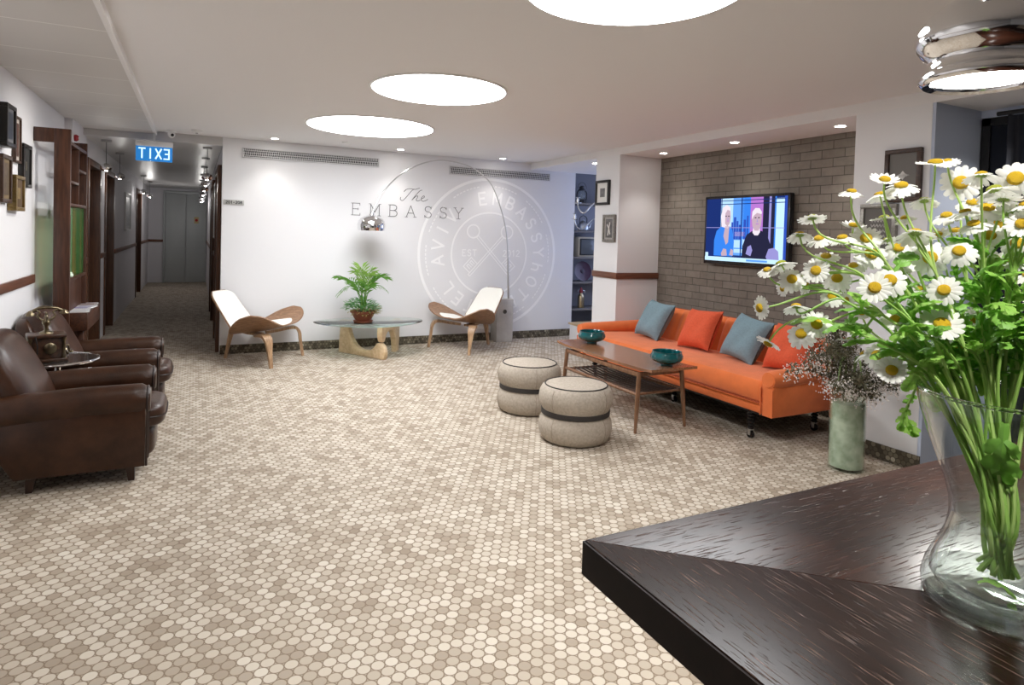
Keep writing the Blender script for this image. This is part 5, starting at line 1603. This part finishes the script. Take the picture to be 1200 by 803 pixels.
for si, grp in enumerate(sprigs):
    ps = [heads[i][0] for i in grp]
    mean = sum(ps, Vector())/len(ps)
    lab = ('leftmost daisy sprig in the glass vase, with %s' % nums[len(grp)]) if si == 0 else \
        'daisy sprig with %s, %s from the left in the glass vase' % (nums[len(grp)], ordw[si])
    a0 = fr_.uniform(0, 2*PI)
    # where the stem leaves the vase mouth: on the side it leans to
    out = Vector((mean.x-VX, mean.y-VY, 0))
    k_ = min(1, out.length/.16)
    mouth = Vector((VX, VY, 1.2885))+(out.normalized() if out.length > 1e-5 else Vector((1, 0, 0)))*.048*k_+Vector((fr_.uniform(-.008, .008), fr_.uniform(-.008, .008), 0))
    waist = Vector((VX, VY, 1.180))+Vector((math.cos(a0), math.sin(a0), 0))*fr_.uniform(.002, .017)
    foot = Vector((VX, VY, 1.128+.01*fr_.random()))+(waist-Vector((VX, VY, 1.18)))*-1.0+Vector((math.cos(a0*2), math.sin(a0*2), 0))*.008
    t = thing('daisy_sprig', lab, 'flower', tuple(foot), 0, 'daisies in the glass vase')
    loc = lambda p: p-foot
    fork = mouth.lerp(mean, .55)+Vector((0, 0, .03 if out.length > .12 else 0))
    fork.z = max(fork.z, mouth.z+.02)
    pl_ = smooth([foot, waist, mouth, mouth.lerp(fork, .5)+Vector((0, 0, .012)), fork], 7)
    m = MB().tube([loc(p) for p in pl_], [.0018-.0006*i/(len(pl_)-1) for i in range(len(pl_))], 7)
    ends = []
    for i in grp:
        p, r, w, x, y = heads[i]
        cd = camdir(p)
        up = Vector((0, 0, 1))
        j = lambda s: Vector((fr_.uniform(-s, s), fr_.uniform(-s, s), fr_.uniform(-s, s)))
        if w == 'f': n = cd*.85+up*.45+j(.25)
        elif w == 'u': n = up*1.0+cd*.30-rgt*.1+j(.25)
        elif w == 'b': n = cd*-.35+up*.75-rgt*.2+j(.2)
        elif w == 'l': n = -rgt*1.0+cd*.25+j(.1)
        elif w == 'r': n = rgt*.7+cd*.6+j(.1)
        else: n = -up*.8-rgt*.4+cd*.2
        n.normalize()
        tip = p-n*r*.14
        L_ = (tip-fork).length
        c0 = fork+(fork-mouth).normalized()*L_*.4
        c1 = tip-n*min(.035, L_*.45)
        br = bez(fork, c0, c1, tip, 11)
        m.tube([loc(q) for q in br], [.00125-.0003*k/10 for k in range(11)], 6)
        ends.append((p, n, r, w))
    m.build('stem', STEM if si % 3 else STEMD, t)
    for hi, (p, n, r, w) in enumerate(ends):
        h = bpy.data.objects.new('flower_head', HEADS[2 if w in 'ub' and hi % 2 else (hi+si) % 4]); COL.objects.link(h); h.parent = t
        h.matrix_local = Matrix.Translation(loc(p)) @ n.to_track_quat('Z', 'Y').to_matrix().to_4x4() @ Matrix.Rotation(fr_.uniform(0, 6), 4, 'Z') @ Matrix.Scale(r, 4)
        c = bpy.data.objects.new('flower_centre', CEN[1 if w == 'b' and hi % 2 == 0 else 0]); COL.objects.link(c); c.parent = h
    for k in range(5 if mean.x > .62 else 2):
        u = fr_.uniform(.62, .97)
        p = pl_[int(u*(len(pl_)-1))]
        d = (fork-mouth).normalized()*.5+Vector((fr_.uniform(-1, 1), fr_.uniform(-1, 1), fr_.uniform(-.5, .5)))
        place_leaf('leaf', t, LEAVES[fr_.randrange(4)], loc(p), d, Vector((0, 0, 1)), fr_.uniform(.026, .046), fr_.uniform(-.6, .6))
# leafy shoots without flowers: (picture x, y of tip, leaf size), some hang over the rim
SH = [(1060, 484, .042, -1), (1130, 450, .05, 1), (1190, 430, .06, 1), (1170, 350, .05, 1), (1100, 430, .05, 1), (1205, 380, .06, 1), (1180, 315, .05, 1), (1150, 430, .055, 1), (985, 385, .06, 1), (1075, 420, .05, 1), (1230, 440, .06, 1),
      (1160, 300, .05, 1), (1120, 320, .045, 1), (1045, 350, .05, 1), (1195, 340, .05, 1)]
for k, (x, y, s, hang) in enumerate(SH):
    tip = at_depth(x, y, .60+fr_.uniform(-.02, .04))
    out = Vector((tip.x-VX, tip.y-VY, 0))
    mouth = Vector((VX, VY, 1.2885))+out.normalized()*.046*min(1, out.length/.05)
    foot = Vector((VX+fr_.uniform(-.012, .012), VY+fr_.uniform(-.012, .012), 1.13))
    waist = Vector((VX+fr_.uniform(-.014, .014), VY+fr_.uniform(-.014, .014), 1.18))
    lab = 'leafy green shoot drooping over the left rim of the glass vase' if hang < 0 else 'leafy flowerless green shoot in the glass vase, %s of these' % ordw[k-1]
    t = thing('leafy_shoot', lab, 'foliage sprig', tuple(foot), 0, 'green shoots in the glass vase')
    mid = mouth.lerp(tip, .5)+Vector((0, 0, .03 if hang < 0 else .01))
    pl_ = smooth([foot, waist, mouth, mid, tip], 8)
    MB().tube([p-foot for p in pl_], [.0024-.0013*i/(len(pl_)-1) for i in range(len(pl_))], 7).build('stem', STEMD if k % 2 else STEM, t)
    n_ = len(pl_)
    for q in range(9 if hang > 0 else 6):
        i = int(n_*(.50+.49*q/8)) if hang > 0 else int(n_*(.66+.33*q/5))
        i = min(i, n_-1)
        az = q*2.4+k
        d = (pl_[i]-pl_[i-1]).normalized()*.6+Vector((math.cos(az), math.sin(az), .3 if hang > 0 else -1.2))*.8
        place_leaf('leaf', t, LEAVES[(q+k) % 4], pl_[i]-foot, d, Vector((0, 0, 1)) if hang > 0 else camdir(tip), s*.8*fr_.uniform(.75, 1.15), fr_.uniform(-.5, .5))
# leaves inside the vase, one under water
for k, (dx, dy, dz, s, lab) in enumerate(((-.012, -.012, .108, .07, 'broad green leaf pressed against the inside of the glass vase'), (.0, -.02, .026, .035, 'small green leaf lying under water at the vase bottom'))):
    o = bpy.data.objects.new('loose_leaf', LEAVES[2 if k == 0 else 1]); COL.objects.link(o)
    cd = camdir(Vector((VX, VY, 1.2))); cd.z = 0; cd.normalize()
    d = Vector((.1, .1, -1)) if k == 0 else (rgt*1+Vector((0, 0, -.15))).normalized()
    p = Vector((VX, VY, 1.1))+cd*.016+Vector((0, 0, dz))-(d*s*.5 if k else -Vector((0, 0, .06)))
    nrm = cd if k == 0 else Vector((0, 0, 1))
    sd = nrm.cross(d).normalized(); n = d.normalized().cross(sd)
    o.matrix_world = Matrix.Translation(p) @ Matrix((d.normalized(), sd, n)).transposed().to_4x4() @ Matrix.Scale(s, 4)
    tag(o, lab, 'leaf')

# ------------------------------------------------------------------ floor vase with dried flowers by the pier
FV = (3.70, 2.585)
CRACK = bpy.data.materials.new('crackled_green_glass'); CRACK.use_nodes = True
_nt = CRACK.node_tree; _b = _nt.nodes['Principled BSDF']
_b.inputs['Transmission Weight'].default_value = .12; _b.inputs['Roughness'].default_value = .18; _b.inputs['IOR'].default_value = 1.35
_tc = N(_nt, 'ShaderNodeTexCoord'); _v = N(_nt, 'ShaderNodeTexVoronoi', feature='DISTANCE_TO_EDGE'); _v.inputs['Scale'].default_value = 26
_nz = N(_nt, 'ShaderNodeTexNoise'); _nz.inputs['Scale'].default_value = 14; _nz.inputs['Detail'].default_value = 6
_nt.links.new(_tc.outputs['Object'], _v.inputs['Vector']); _nt.links.new(_tc.outputs['Object'], _nz.inputs['Vector'])
_r = N(_nt, 'ShaderNodeValToRGB'); _r.color_ramp.elements[0].color = (.42, .48, .37, 1); _r.color_ramp.elements[1].color = (.74, .78, .68, 1)
_r.color_ramp.elements[0].position = .35; _r.color_ramp.elements[1].position = .65
_nt.links.new(_nz.outputs['Fac'], _r.inputs[0]); _nt.links.new(_r.outputs[0], _b.inputs['Base Color'])
_bp = N(_nt, 'ShaderNodeBump'); _bp.inputs['Strength'].default_value = .5; _bp.inputs['Distance'].default_value = .006
_nt.links.new(_v.outputs['Distance'], _bp.inputs['Height']); _nt.links.new(_bp.outputs[0], _b.inputs['Normal'])
t = thing('floor_vase', 'tall crackled green glass cylinder vase on the floor by the sofa end', 'vase', (FV[0], FV[1], 0))
MB().lathe([(0, 0), (.102, 0), (.106, .004), (.106, .47), (.106, .58), (.1005, .58), (.1005, .02), (0, .018)], 56).build('body', thinglass('thin_pale_glass', (.93, .965, .93), 1.45), t)
MB().lathe([(0, .0185), (.0995, .0205), (.0995, .42), (.085, .425), (0, .425)], 48).build('crackled_filling', CRACK, t)
DSTEM = mat('dry_stem', (.13, .11, .05), .8)
DTW = mat('pale_dry_twig', (.30, .24, .15), .8)
PINKW = mat('pinkish_blossom', (.86, .80, .77), .8)
DUSK = mat('dusky_foliage', (.10, .095, .055), .8)
GRB = leafmat('grass_blade', (.30, .42, .16), .3)
dr = random.Random(5)
dlabs = ['leaning over the sofa arm', 'drooping low at the left', 'standing upright in the middle', 'leaning toward the pier', 'hanging over the front of the rim', 'rising behind the others',
         'short and dense at the rim', 'spreading toward the sofa seat', 'tallest of the bunch', 'curving down on the right', 'close to the pillow', 'low beside the pier', 'thin and pale at the back']
azs = [178, 205, 90, -10, 250, 60, 228, 160, 120, -40, 190, 290, 30]
rads = [.33, .30, .10, .18, .20, .20, .22, .36, .16, .22, .27, .20, .20]
hts = [.72, .56, .82, .70, .52, .78, .60, .62, .88, .54, .78, .60, .76]
for k, (lb, az, rd, ht) in enumerate(zip(dlabs, azs, rads, hts)):
    c, s = math.cos(R(az)), math.sin(R(az))
    foot = Vector((FV[0]+.03*c, FV[1]+.03*s, .43))
    t = thing('dried_sprig', 'dry pinkish flower sprig in the green floor vase, '+lb, 'dried flower', tuple(foot), 0, 'dried flowers in the floor vase')
    stem = bez((0, 0, 0), (.03*c, .03*s, .14), (.35*rd*c, .35*rd*s, (ht-.43)*1.05), (rd*c, rd*s, ht-.43), 14)
    st = MB().tube(stem, [.003-.0016*i/13 for i in range(14)], 6)
    bl = MB(); fo = MB()
    for i in range(5, 14):
        for q in range(9):
            d = Vector((dr.uniform(-1, 1), dr.uniform(-1, 1), dr.uniform(-.6, .9))).normalized()*dr.uniform(.04, .10)
            tip = stem[i]+d+Vector((0, 0, -.02))
            st.tube([stem[i], stem[i]+d*.5+Vector((0, 0, .006)), tip], [.0010, .0008, .0006], 4)
            for w in range(7):
                e = Vector((dr.gauss(0, .013), dr.gauss(0, .013), dr.gauss(0, .011)))
                b_ = tip+e
                if w < 5:
                    r_ = dr.uniform(.0035, .0065)
                    bl.add([b_+Vector(v)*r_ for v in ((1, 0, 0), (0, 1, 0), (-1, 0, 0), (0, -1, 0), (0, 0, 1), (0, 0, -1))], [(0, 1, 4), (1, 2, 4), (2, 3, 4), (3, 0, 4), (1, 0, 5), (2, 1, 5), (3, 2, 5), (0, 3, 5)])
                else:
                    leaf_quad(fo, stem[i]+d*dr.uniform(.2, .9), Vector((dr.uniform(-1, 1), dr.uniform(-1, 1), dr.uniform(-1, 1))), Vector((0, 0, 1)), dr.uniform(.025, .05), .008)
    st.build('stem', DSTEM if k % 2 else DTW, t)
    o = bl.build('blossoms', PINKW if k % 4 != 2 else DUSK, t); o['kind'] = 'stuff'
    o = fo.build('foliage', DUSK, t); o['kind'] = 'stuff'
for k, (az, rd, z, lb) in enumerate(((200, .25, .50, 'pale grass blade hanging lowest left from the floor vase'), (185, .24, .62, 'broad grass blade over the sofa arm from the floor vase'), (235, .20, .56, 'grass blade hanging in front of the sofa side'), (300, .15, .70, 'grass blade leaning toward the viewer from the floor vase'))):
    c, s = math.cos(R(az)), math.sin(R(az))
    p = bez((.05*c, .05*s, 0), (.08*c, .08*s, .24), (rd*.7*c, rd*.7*s, .36), (rd*c, rd*s, z-.5), 12)
    m = MB()
    def bl_(u, v):
        i = u*11; i0 = min(10, int(i)); q = p[i0].lerp(p[i0+1], i-i0)
        w = .010*math.sin(PI*min(1, u*.9+.1))
        return q+Vector((-s, c, .15))*w*(v*2-1)
    m.sheet(bl_, 24, 3, .0008)
    o = m.build('grass_blade', GRB)
    o.location = (FV[0], FV[1], .50)
    tag(o, lb, 'grass blade', 'grass blades in the floor vase')

# ------------------------------------------------------------------ chrome pendant over the counter
LP = at_depth(1152, 96, 1.3)
t = thing('chrome_pendant', 'large polished chrome pendant lamp glowing above the daisies', 'pendant lamp', tuple(LP))
MB().lathe([(.094, .0), (.106, -.004), (.113, .003), (.1135, .010), (.106, .020), (.099, .030), (.0965, .040), (.099, .049), (.108, .058), (.118, .070), (.1235, .085), (.123, .100), (.116, .118), (.101, .138), (.080, .155), (.055, .170), (.032, .182), (.022, .20), (.022, .235), (.012, .245), (0, .246)], 80) \
    .lathe([(.094, .0), (.092, .006), (.090, .03)], 80).build('shade', CHROME, t, angle=60)
MB().lathe([(0, .006), (.0895, .006), (.0895, .012), (0, .012)], 48).build('diffuser', emat('pendant_glow', (1, .97, .9), 18), t)
MB().cyl((0, 0, .245), (0, 0, ZC-LP.z-.02), .004, seg=8).build('cord', BLACK, t)
MB().lathe([(0, ZC-LP.z-.03), (.05, ZC-LP.z-.028), (.055, ZC-LP.z-.0005), (0, ZC-LP.z-.0005)], 28).build('ceiling_rose', CHROME, t)

# ================================================================== pendant beam and added fill
def area(name, loc, aim, size, w, col, sy=None):
    l = bpy.data.lights.new(name, 'AREA'); l.energy = w; l.size = size; l.color = col
    if sy: l.shape = 'RECTANGLE'; l.size_y = sy
    o = bpy.data.objects.new(name, l); COL.objects.link(o); o.location = loc
    o.rotation_euler = (Vector(aim)-Vector(loc)).to_track_quat('-Z', 'Y').to_euler()
    return o
# the pendant's own beam on the daisies and counter
l = bpy.data.lights.new('pendant_beam', 'SPOT'); l.energy = 34; l.spot_size = R(140); l.spot_blend = .6; l.shadow_soft_size = .08; l.color = (1, .97, .92)
o = bpy.data.objects.new('pendant_beam', l); COL.objects.link(o); o.location = LP-Vector((0, 0, .02))
# spot without a fixture beside the viewpoint, added to brighten the daisies
l = bpy.data.lights.new('daisy_fill', 'SPOT'); l.energy = 44; l.spot_size = R(70); l.spot_blend = .7; l.shadow_soft_size = .05; l.color = (1, .97, .92)
o = bpy.data.objects.new('daisy_fill', l); COL.objects.link(o); o.location = (.45, -.15, 2.36)
o.rotation_euler = (Vector((.62, .36, 1.3))-o.location).to_track_quat('-Z', 'Y').to_euler()
# bluish light of a window at the end of the passage right of the pillar
# corridor end gets a little cool light

w = bpy.data.worlds.new('world'); SC.world = w; w.use_nodes = True
w.node_tree.nodes['Background'].inputs[0].default_value = (.5, .55, .65, 1)
w.node_tree.nodes['Background'].inputs[1].default_value = .05
vs_ = SC.view_settings
vs_.view_transform = 'Standard'; vs_.look = 'None'; vs_.gamma = 1; vs_.use_curve_mapping = False
vs_.exposure = 0.95
SC.display_settings.display_device = 'sRGB'
cy = SC.cycles
cy.use_denoising = True
cy.max_bounces = 10; cy.diffuse_bounces = 5; cy.glossy_bounces = 5; cy.transmission_bounces = 10; cy.transparent_max_bounces = 12
cy.caustics_reflective = False; cy.caustics_refractive = True
cy.sample_clamp_indirect = 6
